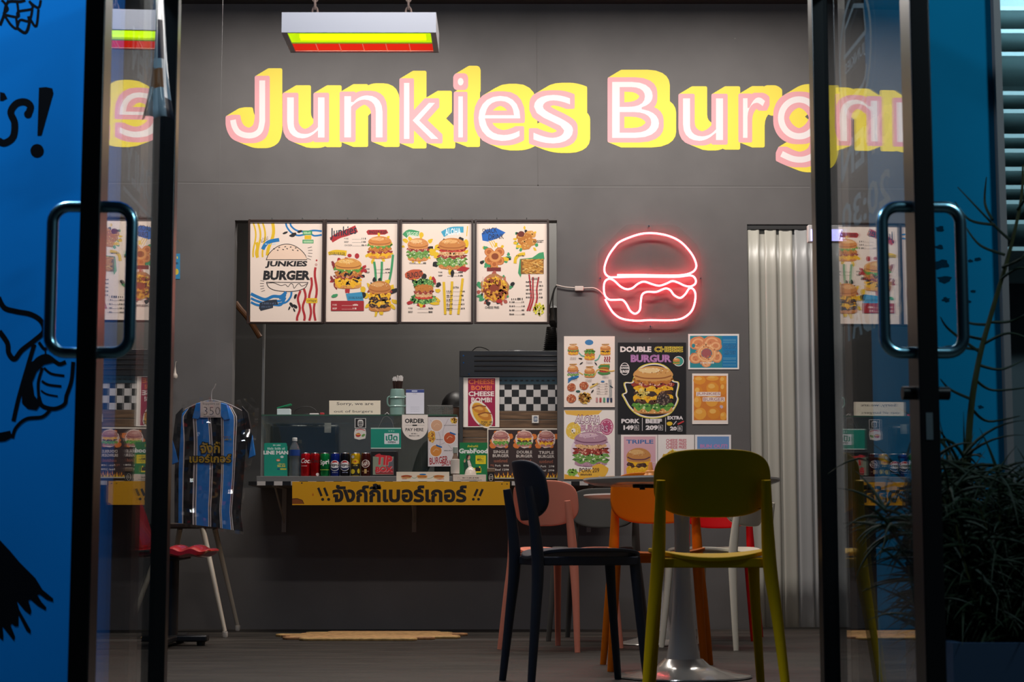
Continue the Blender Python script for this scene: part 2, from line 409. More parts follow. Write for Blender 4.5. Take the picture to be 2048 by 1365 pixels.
def lay(M, col, layer):
    """paint a mask on the wall as merged runs of flat quads"""
    done = []; open_ = {}
    for r in range(M.shape[0]+1):
        row = np.diff(np.concatenate(([0], M[r].astype(np.int8) if r < M.shape[0] else np.zeros(M.shape[1], np.int8), [0])))
        runs = list(zip(np.where(row == 1)[0], np.where(row == -1)[0])); new = {}
        for q in runs: new[q] = open_.pop(q, r)
        for q, r0 in open_.items(): done.append((q[0], q[1], r0, r))
        open_ = new
    P = []; Fs = []
    for x0, x1, y0, y1 in done:
        k = len(P); P += [(RX0+x/RS, RY0+y/RS) for x, y in ((x0, y0), (x0, y1), (x1, y1), (x1, y0))]; Fs.append((k, k+1, k+2, k+3))
    a.l = layer; a.add(P, Fs, col)
polys = []
for ch, x0, y0, x1, y1 in LET:
    if ch == 'J':
        yy = [(v.x, v.y) for v in spline([(x1-5.5, y1-34, 0), (x1-10, y1-16, 0), (x1-22, y1-7, 0), (x1-38, y1-6, 0), (x1-53, y1-12, 0), (x1-61, y1-24, 0), (x1-64, y1-37, 0)], 6)]
        t_ = Art(fn=lambda x, y, d: (x, y, d)); t_.line([(x1-5.5, y0)]+yy, 11.5, WHT); polys += [[t_.V[k][:2] for k in f] for f in t_.F]; continue
    if ch == 'g':       # single-storey g: bowl, stem and an open tail
        t_ = Art(fn=lambda x, y, d: (x, y, d)); t_.ring(1598, 236, 36, 37, 12.5, WHT, 40); t_.line([(1637, 195), (1637, 285)]+[(v.x, v.y) for v in spline([(1636, 292, 0), (1628, 310, 0), (1608, 319, 0), (1586, 318, 0), (1563, 308, 0)], 6)], 12, WHT)
        polys += [[t_.V[k][:2] for k in f] for f in t_.F]; continue
    t_ = Art(fn=lambda x, y, d: (x, y, d)); t_.text(ch, x0, y0, x1, y1, WHT, -.014, res=5); polys += [[t_.V[k][:2] for k in f] for f in t_.F]
MW = inkmask(polys); MP = MW.copy()
for k in range(48):
    c_, s_ = math.cos(k*math.pi/24), math.sin(k*math.pi/24); q_ = (abs(c_)**14+abs(s_)**14)**(-1/14)
    for rr in (9.2, 4.6): MP |= shifted(MW, c_*q_*rr, s_*q_*rr)
MY = MP.copy(); Z_ = MP
for k in range(1, 26): MY |= shifted(MP, k, -k*.6) | shifted(MP, k, k*.4)
Z_ = shifted(MP, 25, -15)
for k in range(26): MY |= shifted(Z_, 0, k)
lay(MY & ~MP, YEL, 6); lay(MP & ~MW, PINK, 6); lay(MW, WHT, 6)
a.build('painted_lettering', WB, label='white, pink and yellow painted shop name')
# ------------------------------------------------------------------ shop front outside
BLUE = mat('blue_facade_paint', (.0005, .150, .50), .8, spec=.06, noise=.05, scale=2.2)
TEAL = mat('teal_facade_paint', (.0005, .15, .30), .8, spec=.06, noise=.08, scale=2.2)
xl, xr = -1.05, .904; xe, _ = at(1999, 600, YF)
FL = struct('wall_front_left', box(BM(), -4.5, xl, YF, YF+.12, 0, 4.6), BLUE); FL['label'] = 'blue painted shop front left of the doors with black line mural'
FR = struct('wall_front_right', box(BM(), xr+.053, xe, YF, YF+.12, 0, 4.6), TEAL); FR['label'] = 'teal painted pier right of the doors'
struct('trim_1', box(BM(), xl, xl+.05, YF+.01, YF+.11, 0, 2.06), BLK)
struct('trim_2', box(BM(), xr, xr+.053, YF+.01, YF+.11, 0, 2.06), BLK)
struct('trim_3', box(BM(), xl, xr+.053, YF+.01, YF+.11, 2.06, 2.14), BLK)
struct('wall_front_top', box(BM(), xl, xr+.053, YF, YF+.12, 2.14, 4.6), BLUE)
struct('trim_4', box(BM(), xe, xe+.018, YF-.03, YF+.13, 0, 4.6), mat('grey_edge_strip', (.10, .095, .10), .5))
# mural on the blue wall
a = Art(YF-.0005, step=2e-5)
def m1(P, s=3.25): return [(x/s, y/s) for x, y in P]
for P, wd in (([(20, 90), (50, 60), (30, 20), (10, 0)], 5), ([(0, 165), (25, 100), (50, 15), (130, 10), (165, 0)], 6), ([(50, 10), (55, 0)], 5), ([(110, 0), (118, 70), (115, 110), (30, 95)], 5), ([(115, 110), (120, 75), (210, 55), (190, 5)], 5),
              ([(30, 100), (70, 160), (110, 185), (105, 115)], 5), ([(110, 185), (130, 130), (190, 135), (210, 60)], 5), ([(110, 180), (165, 212), (190, 150), (185, 105)], 6), ([(190, 10), (248, 50), (265, 0)], 5), ([(200, 130), (235, 170), (250, 60)], 5)):
    a.line(m1(P), wd, INK, 5)
a.poly(m1([(0, 598), (30, 605), (48, 640), (20, 655), (0, 655)]), INK)
a.line(m1([(185, 740), (198, 690), (160, 662), (105, 675), (70, 730), (95, 800), (85, 890), (30, 930), (-10, 915)]), 14, INK, 6)
a.ell(182/3.25, 742/3.25, 8, 8, INK)
a.poly(m1([(253, 570), (300, 566), (340, 575), (347, 605), (270, 880), (243, 882)]), INK); a.ell(241/3.25, 980/3.25, 13.4, 13.4, INK)
def m2(P, s=3.413, oy=560): return [(x/s, oy+y/s) for x, y in P]
for P, wd in (([(-10, 120), (30, 190), (110, 215), (210, 235), (280, 280), (300, 350), (240, 410), (150, 480), (100, 540), (60, 500), (50, 430), (-5, 350)], 10), ([(235, 440), (190, 590), (130, 800), (92, 965)], 8.6),
              ([(265, 425), (300, 470), (320, 465)], 6), ([(220, 590), (260, 540), (320, 520), (380, 560), (410, 575), (450, 560)], 8), ([(300, 600), (350, 640), (440, 655)], 4.5), ([(285, 690), (330, 715), (420, 727)], 4.5), ([(280, 755), (320, 780), (395, 795)], 3),
              ([(500, 560), (488, 690), (455, 790), (440, 850), (370, 880), (290, 860), (265, 800)], 8), ([(265, 800), (262, 700), (290, 600)], 6), ([(345, 885), (290, 935), (180, 950), (110, 1010), (85, 1080)], 7), ([(310, 480), (312, 515)], 3)):
    a.line(m2(P), wd, INK, 6)
a.poly(m2([(215, 560), (300, 515), (390, 560), (360, 565), (300, 580), (250, 630), (222, 700), (235, 790), (280, 850), (250, 890), (190, 880), (150, 840), (150, 720), (180, 620)]), INK)
a.poly(m2([(-5, 1045), (70, 1030), (85, 1075), (40, 1100), (-5, 1105)]), INK)
def m3(P, s=2.815, oy=880): return [(x/s, oy+y/s) for x, y in P]
a.poly(m3([(-5, 560), (60, 630), (110, 690), (200, 780), (240, 845), (300, 895), (300, 912), (265, 900), (225, 870), (210, 875), (235, 915), (262, 945), (258, 960), (215, 935), (175, 900), (160, 905), (178, 965), (172, 985), (140, 960), (95, 905), (110, 960), (175, 1075), (172, 1092), (150, 1075), (105, 985), (105, 1050), (85, 1050), (70, 1035), (60, 1045), (86, 1110), (80, 1132), (55, 1100), (15, 1050), (20, 1110), (18, 1130), (-5, 1110)]), INK)
a.build('painted_mural', FL, label='black line mural of a hand and lettering')
a = Art(YF-.0005, step=2e-5)
for x, y, r in ((1880, 458, 9), (1878, 495, 8), (1884, 530, 16), (1889, 560, 14), (1940, 522, 6), (1955, 519, 7), (1946, 583, 5), (1936, 603, 6), (1892, 600, 8), (1958, 910, 7), (1962, 815, 6), (1930, 680, 6)):
    a.ell(x, y, r, r*.55, mat('dark_teal_blotch', (.0006, .022, .045), .85, spec=.03), 12, .35)
a.build('painted_mural', FR, label='worn dark blotches of paint on the teal pier')
# neighbouring shop seen past the pier
struct('wall_light_stop', box(BM(), xe, xe+.018, YF+.13, YF+1.05, 0, 4.6), WALL)  # unseen partition added to keep street and shelf light out of the room
NB = mat('neighbour_wall', (.10, .11, .12), .7)
struct('wall_neighbour', box(BM(), xe+.018, 4.5, YF+.95, YF+1.05, 0, 4.6), NB)
WN = thing('window_1', 'neighbouring shop window with shelves behind the glass, at the far right', None, (xe+.5, YF+.1, 0)); WN['kind'] = 'structure'
obj('glass_pane', box(BM(), xe+.02, xe+1.6, YF+.10, YF+.106, .05, 4.4), clear('window_glass', (.92, .97, .98), .01, 1.45), WN)
sh = thing('display_shelving', 'pale open shelving stacked with goods inside the neighbouring shop window', 'shelves', (xe+.5, YF+.6, 0))
SHM = mat('pale_shelf', (.42, .50, .50), .5); b = BM(); box(b, xe+.05, xe+1.6, YF+.86, YF+.9, 1.32, 3.4); obj('back_panel', b, SHM, sh)
for z in (1.36, 1.44, 1.50, 1.545, 1.60, 1.655, 1.70, 1.775, 1.83, 1.95, 2.02, 2.09): obj('shelf', box(BM(), xe+.05, xe+1.6, YF+.5, YF+.86, z, z+.012), SHM, sh)
for x in (xe+.05, xe+1.58): obj('upright', box(BM(), x, x+.02, YF+.48, YF+.88, 0, 3.4), mat('brown_upright', (.06, .045, .045), .6), sh)
l = bpy.data.lights.new('neighbour_shelf_light', 'AREA'); l.shape = 'RECTANGLE'; l.size = 1.2; l.size_y = .08; l.energy = 14; l.color = (.55, .85, 1)
o = link(bpy.data.objects.new('neighbour_shelf_light', l)); o.location = (xe+.6, YF+.22, 2.35); o.rotation_euler = (Vector((xe+.45, YF+.88, 1.7))-o.location).to_track_quat('-Z', 'Y').to_euler()
# ------------------------------------------------------------------ glass doors standing open
GLS = clear('door_glass', (.90, .93, .94), .004, 1.62)
DEC = mat('etched_white_film', (.20, .28, .32), .5)
def leaf(name, label, ox, ang, sd, Ln=1.0):
    r = thing(name, label, None, (ox, 3.7, 0)); r['kind'] = 'structure'; r.rotation_euler = (0, 0, ang)
    w_ = .042*sd; sw = .055
    def bx(nm, t0, t1, z0, z1, m=BLK, x0=0, x1=w_, bev=.003):
        return obj(nm, box(BM(), min(x0, x1), max(x0, x1), t0, t1, z0, z1), m, r, bevel=bev, world=False)
    bx('stile', 0, .085, .01, 2.03); bx('stile', Ln-sw, Ln, .01, 2.03, BLK, -.012*sd, .030*sd)
    bx('rail', .085, Ln-sw, 1.955, 2.03); bx('rail', .085, Ln-sw, .01, .085)
    bx('glass_pane', .085, Ln-sw, .085, 1.955, GLS, .018*sd, .024*sd, 0)
    _, zt_ = at(150, 414, 3.73); _, zb_ = at(150, 706, 3.73)
    for s in (1, -1):
        x0 = w_ if (s == sd) else 0; xo = x0+s*.062; rr = .034; P = [(x0, .03, zt_)]
        for (cx, cz, a0) in ((xo-s*rr, zt_-rr, 90), (xo-s*rr, zb_+rr, 0)):
            for k in range(7):
                t = R(a0-k*15); P.append((cx+s*rr*math.cos(t), .03, cz+rr*math.sin(t)))
        P.append((x0, .03, zb_)); h = obj('handle', tube(BM(), P, .0125, 14), mat('chrome_blue_reflection', (.22, .46, .58), .26, 1), r, world=False, label='chrome D-shaped pull handle')  # reflection of the blue shop front is put into the chrome's colour
    return r, w_
DL, wl = leaf('door_1', 'black framed glass door open at the left, with D-shaped pull handles', -.859, .04, -1)
DR, wr = leaf('door_2', 'black framed glass door open at the right, with D-shaped pull handles and lock', .840, .035, 1)
b = BM(); tube(b, [(-.028, .03, 0), (.07, .03, 0)], .014, 12); bmesh.ops.translate(b, verts=b.verts, vec=(0, 0, at(1850, 787, 3.73)[1])); obj('lock', b, BLK, DR, world=False)
z0 = at(1850, 880, 3.7)[1]; z1 = at(1850, 826, 3.7)[1]; obj('lock_plate', box(BM(), .012, .026, -.002, .004, z0, z1), mat('dull_steel', (.35, .45, .5), .3, .9), DR, world=False)
# lettering on the door glass, read from the street when the doors are shut
def gart(x): return Art(fn=lambda t, z, d: (x, t, -z), step=0)
a = gart(-.0246)
a.text('OPEN', .48, -1.73, .84, -1.62, DEC, .03, mirror=True); a.text('DAILY', .42, -1.44, .80, -1.35, DEC, .03, mirror=True); a.rect(.40, -1.325, .82, -1.315, DEC)
o = a.build('film_lettering', None); o.location = (0, 0, 0)
def reparent(o, art, root):
    me = o.data
    for i, v in enumerate(me.vertices): v.co = art.V[i]
    o.parent = root; o.location = (0, 0, 0)
reparent(o, a, DL)
a = gart(.0246)
a.text('OPEN', .25, -1.50, .80, -1.41, DEC, .03); a.text('20:30', .30, -1.35, .80, -1.27, DEC, .02); a.text('SUNDAY', .22, -1.09, .80, -1.00, DEC, .03)
a.ring(.62, -1.70, .17, .155, .016, DEC); a.line([(.50, -1.72), (.52, -1.79), (.62, -1.82), (.72, -1.79), (.74, -1.72), (.50, -1.72)], .012, DEC, 0); a.line([(.50, -1.64), (.54, -1.60), (.70, -1.60), (.74, -1.64)], .012, DEC, 3); a.text('JUNKIES', .51, -1.70, .73, -1.665, DEC, .02)
o = a.build('film_lettering', None); reparent(o, a, DR)
# curling paper notice stuck on the left door
b = BM(); G = []
for j in range(15):
    v = j/14; row = []
    for i in range(9):
        u = i/8; px = 308+u*(18+26*v**2.2)+2*math.sin(v*5); py = -40+278*v-8*math.sin(u*3.1)*v+u*4
        Y = 4.47+.10*u-.03*u*v+.012*math.sin(u*9)*v; x, z = at(px, py, Y); row.append(b.verts.new((x, Y, z)))
    G.append(row)
for j in range(14):
    for i in range(8): b.faces.new((G[j][i], G[j][i+1], G[j+1][i+1], G[j+1][i])).material_index = (1 if (3 < j < 8 and 1 < i < 6) else 2 if (j in (9, 10) and i < 5) else 3 if (i > 4 and j > 11) else 0)
o = obj('paper_notice', b, [mat('glossy_notice_paper', '#9fb4c4', .25), pm('#2c3348'), pm('#8a5a36'), pm('#232634')], smooth=60)
o.modifiers.new('thickness', 'SOLIDIFY').thickness = .0006; tag(o, 'curling glossy paper notice taped to the top of the left glass door', 'notice')
# ------------------------------------------------------------------ hanging lamp with coloured film
xa, za = at(563, 60, 7.0); xb, zb = at(872, 70, 7.0); LX0, LX1 = xa, xb; LZ = (za+zb)/2; LY0, LY1 = 7.0, 7.30; LT = LZ+.083
lamp = thing('pendant_light', 'hanging white box lamp with yellow-green and red film under its tubes', 'lamp', ((LX0+LX1)/2, 7.15, LZ))
WM = mat('white_enamel', (.66, .66, .70), .4); b = BM()
box(b, LX0, LX1, LY0, LY0+.008, LZ, LT); box(b, LX0, LX1, LY1-.008, LY1, LZ, LT); box(b, LX0, LX0+.022, LY0+.008, LY1-.008, LZ, LT); box(b, LX1-.022, LX1, LY0+.008, LY1-.008, LZ, LT); box(b, LX0+.022, LX1-.022, LY0+.008, LY1-.008, LT-.006, LT)
for x0, x1, y0, y1 in ((LX0+.008, LX1-.008, LY0+.004, LY0+.010), (LX0+.008, LX1-.008, LY1-.014, LY1-.008)): box(b, x0, x1, y0, y1, LZ, LZ+.004)
obj('housing', b, WM, lamp)
def film(name, tint, em, es):
    """coloured film in front of the tubes: lets them glow through and glows itself"""
    if name in MC: return MC[name]
    m = bpy.data.materials.new(name); MC[name] = m; m.use_nodes = True; nt = m.node_tree; nt.nodes.clear(); N = nt.nodes.new; L = nt.links.new
    out = N('ShaderNodeOutputMaterial'); tr = N('ShaderNodeBsdfTransparent'); tr.inputs[0].default_value = (*tint, 1); e = N('ShaderNodeEmission'); e.inputs[0].default_value = (*em, 1); e.inputs[1].default_value = es
    mx = N('ShaderNodeMixShader'); mx.inputs[0].default_value = .55; L(tr.outputs[0], mx.inputs[1]); L(e.outputs[0], mx.inputs[2]); L(mx.outputs[0], out.inputs[0]); return m
ym = LY0+.165
obj('film', box(BM(), LX0+.022, LX1-.022, LY0+.010, ym, LZ+.006, LZ+.007), film('yellow_green_film', (.75, 1, .04), (.62, .86, .01), 1.1), lamp, label='glowing yellow-green film')
obj('film', box(BM(), LX0+.022, LX1-.022, ym, LY1-.012, LZ+.006, LZ+.007), film('red_film', (1, .10, .06), (.90, .045, .02), .8), lamp, label='glowing red film')
for k in range(1, 6):
    x = LX0+.022+(LX1-LX0-.044)*k/6; obj('louvre', box(BM(), x-.0012, x+.0012, ym, LY1-.014, LZ+.001, LZ+.006), mat('louvre_pink_glow', '#f0a08a', .4, emit='#f08a70', es=.5), lamp)  # red light on the louvres is put into their colour and a weak glow
obj('louvre', box(BM(), LX0+.022, LX1-.022, ym-.001, ym+.001, LZ+.001, LZ+.006), WM, lamp)
for k in range(2):
    y = LY0+.17+k*.035
    obj('lamp_tube', tube(BM(), [(LX0+.05, y+.02, LZ+.040), (LX1-.05, y+.02, LZ+.040)], .008, 10), mat('glowing_tube', '#fdffe0', .3, emit='#f6ffd0', es=5), lamp)
RUST = mat('rusty_chain', (.16, .11, .09), .8, noise=.4, scale=60)
for px in (630, 817):
    x = at(px, 30, 7.15)[0]; b = BM(); z = LT; k = 0
    while z < HZ-.01:
        P = [((x+.011*math.cos(t) if k % 2 else x), (7.15 if k % 2 else 7.15+.011*math.cos(t)), z+.018+.02*math.sin(t)) for t in [2*math.pi*i/10 for i in range(10)]]
        tube(b, P, .004, 6, closed=True); z += .030; k += 1
    obj('chain', b, RUST, lamp)
# ------------------------------------------------------------------ plastic cafe chairs
def chair_parts():
    P = {}
    # seat: dished shell with rounded corners
    b = BM(); top = []; n = 16
    def rim(u, v, s=1.0):
        k = max(abs(u), abs(v)); e = 3.6
        if k < 1e-6: return 0., 0.
        q = (abs(u/k)**e+abs(v/k)**e)**(-1/e); return u*q*s, v*q*s
    for side in (0, 1):
        G = []
        for j in range(n+1):
            row = []
            for i in range(n+1):
                u, v = rim(2*i/n-1, 2*j/n-1); x = u*.2*(1-.05*(1-v)/2); y = .01+v*.2
                z = .474+.012*abs(u)**2.2-.017*(1-u*u)*(.55-.45*v)-.010*max(0, v)**4-(.014 if side else 0)
                row.append(b.verts.new((x, y, z)))
            G.append(row)
        top.append(G)
        for j in range(n):
            for i in range(n):
                f = (G[j][i], G[j][i+1], G[j+1][i+1], G[j+1][i]); b.faces.new(f if not side else f[::-1])
    A, B = top; per = [(0, i) for i in range(n)]+[(j, n) for j in range(n)]+[(n, i) for i in range(n, 0, -1)]+[(j, 0) for j in range(n, 0, -1)]
    for k in range(len(per)):
        (j, i), (j2, i2) = per[k], per[(k+1) % len(per)]; b.faces.new((A[j][i], B[j][i], B[j2][i2], A[j2][i2]))
    P['seat'] = (b, .003)
    b = BM()
    for x0, x1, y0, y1 in ((-.172, .172, .165, .185), (-.16, .16, -.178, -.160), (-.183, -.163, -.17, .175), (.163, .183, -.17, .175)): box(b, x0, x1, y0, y1, .424, .455)
    P['seat_frame'] = (b, .004)
    for i, s in enumerate((-1, 1)):
        b = BM(); Q = spline([(s*.160, .168, .453), (s*.166, .178, .3), (s*.184, .205, 0)], 5); m = len(Q)
        tube(b, Q, [.021-.008*k/(m-1) for k in range(m)], 12); P['leg_front%d' % i] = (b, 0)
        b = BM(); Q = spline([(s*.222, -.226, 0), (s*.198, -.203, .25), (s*.178, -.190, .42), (s*.170, -.199, .56), (s*.166, -.222, .70)], 5); m = len(Q)
        tube(b, Q, [.013+.009*min(1, k/(m*.45))-.008*max(0, (k-m*.6)/(m*.4)) for k in range(m)], 12); P['leg_rear%d' % i] = (b, 0)
    # backrest: curved rounded panel
    b = BM(); rows = []; nu, nv = 28, 20; z0, z1 = .582, .797
    for j in range(nv+1):
        row = []
        for i in range(nu+1):
            v = 2*j/nv-1; u = 2*i/nu-1; e = 3.6 if v > 0 else 2.9; k_ = max(abs(u), abs(v)) or 1
            q_ = (abs(u/k_)**e+abs(v/k_)**e)**(-1/e) if (u or v) else 1; x = u*q_*.188; z = (z0+z1)/2+v*q_*(z1-z0)/2
            y = -.200-(z-.58)*.16+.055*(x/.188)**2; row.append(b.verts.new((x, y, z)))
        rows.append(row)
    for j in range(nv):
        for i in range(nu): b.faces.new((rows[j][i], rows[j][i+1], rows[j+1][i+1], rows[j+1][i]))
    P['backrest'] = (b, -1)
    return P
CH = {}
for k, (b, bv) in chair_parts().items():
    me = bpy.data.meshes.new(k); bmesh.ops.recalc_face_normals(b, faces=b.faces); b.to_mesh(me); b.free(); CH[k] = (me, bv)
def chair(label, col, x, y, face, rough=.5):
    m = mat('chair_plastic_'+col.lstrip('#'), col, rough, spec=.10); r = thing('cafe_chair', label, 'chair', (x, y, 0), 'plastic cafe chairs', face)
    for k, (src, bv) in CH.items():
        me = src.copy(); me.materials.clear(); me.materials.append(m); finish(me, 40)
        o = link(bpy.data.objects.new('leg' if k.startswith('leg') else k, me)); o.parent = r
        if bv > 0: q = o.modifiers.new('bevel', 'BEVEL'); q.width = bv; q.segments = 2; q.limit_method = 'ANGLE'
        if bv < 0: q = o.modifiers.new('thickness', 'SOLIDIFY'); q.thickness = .013; q.offset = -1; q2 = o.modifiers.new('bevel', 'BEVEL'); q2.width = .004; q2.segments = 2; q2.limit_method = 'ANGLE'
    return r
chair('mustard yellow plastic chair with its back to the street, nearest of all', '#d2a90a', .645, 5.93, R(-2))
chair('slate grey-blue plastic chair side-on at the left of the front round table', '#464a54', .235, 6.55, R(-77))
chair('bright orange plastic chair behind the front round table, facing the street', '#d96f0e', .585, 7.36, R(176))
chair('salmon pink plastic chair behind the slate chair, turned to the rear table', '#e08a72', .255, 8.72, R(-36))
chair('dark charcoal plastic chair against the wall behind the rear table', '#4c4b48', .43, 9.5, R(160))
chair('red plastic chair against the wall behind the yellow chair', '#c3161a', 1.09, 9.62, R(172))
chair('cream white plastic chair at the right of the rear table', '#dcd6c4', 1.0, 8.87, R(54))
# ------------------------------------------------------------------ round pedestal tables
def table(label, x, y, rt, rb):
    r = thing('round_table', label, 'table', (x, y, 0), 'round pedestal tables'); W = mat('white_table_lacquer', (.72, .69, .65), .22, coat=.3)
    o = obj('tabletop', lathe(BM(), [(rt*.90, .722), (rt*.985, .733), (rt, .739), (rt-.002, .746), (0, .746)], (0, 0, 0), 64), W, r, world=False)
    obj('pedestal', lathe(BM(), [(.034, .02), (.075, .03), (.062, .08), (.050, .15), (.039, .26), (.031, .40), (.028, .52), (.031, .62), (.045, .69), (.062, .718)], (0, 0, 0), 40), W, r, world=False)
    obj('base', lathe(BM(), [(rb-.006, 0), (rb, .004), (rb-.004, .009), (rb*.8, .017), (rb*.55, .03), (.10, .045), (.072, .07), (0, .07)], (0, 0, 0), 56), mat('pewter_grey_base', (.5, .48, .44), .2, .3, coat=.4), r, world=False)
    b = BM()
    for k in range(2): t = R(20+90*k); c_, s_ = math.cos(t)*.2, math.sin(t)*.2; tube(b, [(-c_, -s_, .716), (c_, s_, .716)], .007, 8)
    tube(b, [(-.16, -.15, .716), (-.16, -.15, .700)], .010, 8)
    obj('mount', b, mat('dark_steel', (.03, .03, .03), .5, .6), r, world=False)
    return r
T1 = table('white round pedestal table in front, between the yellow and orange chairs', .645, 6.87, .375, .257)
T2 = table('white round pedestal table at the rear, between pink and cream chairs', .735, 9.12, .375, .2)
# squeeze bottle on the front table
x, _ = at(1302, 930, 6.95); sb = thing('sauce_bottle', 'orange squeeze sauce bottle standing on the front round table', 'bottle', (x, 6.98, .746))
OR = mat('orange_soft_plastic', '#ffa85a', .3)
obj('bottle', lathe(BM(), [(.024, 0), (.026, .004), (.026, .018), (.020, .026)], (0, 0, 0), 20), OR, sb, world=False)
obj('nozzle', lathe(BM(), [(.021, .026), (.020, .033), (.011, .037), (.006, .068), (.0, .069)], (0, 0, 0), 20), OR, sb, world=False)
b = BM(); tube(b, spline([(.008, 0, .066), (.018, 0, .066), (.030, 0, .056), (.034, 0, .040), (.026, 0, .034)], 5), .0015, 6); obj('cap_strap', b, mat('pale_strap', '#e8dccb', .4), sb, world=False)
# ------------------------------------------------------------------ stool, red chair and low table at the left
CR = mat('cream_steel', (.50, .44, .35), .4); st = thing('stool', 'stool with cream splayed steel legs and brown seat behind the hanging jersey', 'stool', (-1.80, 10.15, 0))
zs = .585
for sx in (-1, 1):
    for yy, px in ((9.78, 450), (10.52, 475)):
        fx = at(px, 1265, yy)[0]; fx = fx if sx > 0 else -3.60-fx
        b = BM(); tube(b, [(fx, yy, .03), (-1.80+sx*.10, 10.15+(yy-10.15)*.55, zs)], [.011, .016], 12); lg = obj('leg', b, CR, st)
        obj('foot_cap', lathe(BM(), [(.013, 0), (.016, .006), (.015, .03), (.0, .033)], (fx, yy, 0), 14), mat('pale_rubber', (.55, .5, .44), .6), lg)
obj('seat', box(BM(), -1.80-.19, -1.80+.19, 9.93, 10.37, zs, zs+.028), mat('dark_brown_board', (.055, .035, .025), .5), st, bevel=.006)
RED = mat('red_vinyl', (.48, .012, .014), .25, coat=.5); x0 = at(268, 1100, 9.0)[0]; x1 = at(428, 1100, 9.0)[0]
rc = thing('side_chair', 'red padded vinyl chair on a black pedestal foot, side-on behind the left door', 'chair', ((x0+x1)/2, 9.0, 0)); b = BM(); G = []
zc = at(300, 1106, 8.8)[1]; nx = 40; rows = []
for i in range(nx+1):
    u = i/nx; x = x0+(x1-x0)*u; e = (1-abs(2*u-1)**10)**.5 if 0 < u < 1 else .0; hh = .030*max(.12, e)*(1+.10*math.sin(u*26)); sk = .006*math.sin(u*26)
    rows.append([b.verts.new((x+.012*math.sin(2*math.pi*k/16), 9.0+.21*(.55+.45*e)*max(-1, min(1, 1.25*math.cos(2*math.pi*k/16))), zc+hh*math.sin(2*math.pi*k/16)*(1 if math.sin(2*math.pi*k/16) > 0 else .8)+sk)) for k in range(16)])
for a_, c_ in zip(rows, rows[1:]):
    for k in range(16): b.faces.new((a_[k], a_[(k+1) % 16], c_[(k+1) % 16], c_[k]))
b.faces.new(rows[0][::-1]); b.faces.new(rows[-1]); obj('seat', b, RED, rc, smooth=60)
zb0 = at(280, 1098, 9.0)[1]; zb1 = at(264, 985, 9.0)[1]; xb1 = at(250, 1000, 9.0)[0]
prof = [(x0+.005, zb0), (at(300, 1098, 9)[0], zb0), (at(280, 1030, 9)[0], at(280, 1030, 9)[1]), (at(262, 990, 9)[0], zb1), (at(248, 985, 9)[0], zb1), (at(255, 1040, 9)[0], at(255, 1040, 9)[1])]
obj('backrest', prism(BM(), prof, 8.82, 9.18), RED, rc, bevel=.02)
obj('chrome_trim', tube(BM(), [(x0+.01, 8.785, zb0-.012), (at(300, 1100, 8.785)[0], 8.785, zb0-.012)], .006, 8), STEEL, rc)
xp = at(343, 1200, 9.0)[0]; BS = mat('black_steel_base', (.01, .01, .011), .35)
obj('pedestal', lathe(BM(), [(.034, .05), (.034, zc-.04), (.09, zc-.03), (.09, zc-.022)], (xp, 9.0, 0), 24), BS, rc)
b = BM(); box(b, xp-.22, xp+.185, 8.96, 9.04, .02, .052); obj('foot_bar', b, BS, rc, bevel=.008); b = BM(); box(b, xp-.04, xp+.04, 8.72, 9.28, .021, .05); obj('foot_bar', b, BS, rc, bevel=.008)
for dx, dy in ((-.19, 0), (.15, 0), (0, -.25), (0, .25)): obj('glide', lathe(BM(), [(.02, 0), (.022, .02)], (xp+dx, 9.0+dy, 0), 14), BS, rc)
# ------------------------------------------------------------------ doormat of split cane by the counter
mx, my = fl(747, 1274); ma = BM(); A0 = (fl(927, 1276)[0]-fl(567, 1276)[0])/2
mt = thing('doormat', 'worn oval straw mat on the floor below the yellow sign', 'mat', (mx, 9.82, 0))
ys = [9.42+.80*k/8 for k in range(9)]; cols = [mat('straw_pale', (.42, .26, .09), .8, noise=.35, scale=30), mat('straw_brown', (.30, .145, .055), .8, noise=.4, scale=40)]
for k in range(8):
    ya, yb = ys[k], ys[k+1]-.006; yc = (ya+yb)/2; q = max(.0, 1-((yc-9.82)/.46)**2)**.5; off = random.uniform(-.06, .06); x0_ = mx+off-A0*q; x1_ = mx+off+A0*q
    P = [(x0_+.03, ya), (x0_, yc), (x0_+.02, yb), (x1_-.03, yb), (x1_, yc), (x1_-.02, ya)]
    b = BM(); V0 = [b.verts.new((x, y, 0)) for x, y in P]; V1 = [b.verts.new((x, y, .014)) for x, y in P]; b.faces.new(V0[::-1]); b.faces.new(V1)
    for i in range(6): b.faces.new((V0[i], V0[(i+1) % 6], V1[(i+1) % 6], V1[i]))
    obj('woven_band', b, cols[(k > 0)*(k % 2)], mt, bevel=.004)
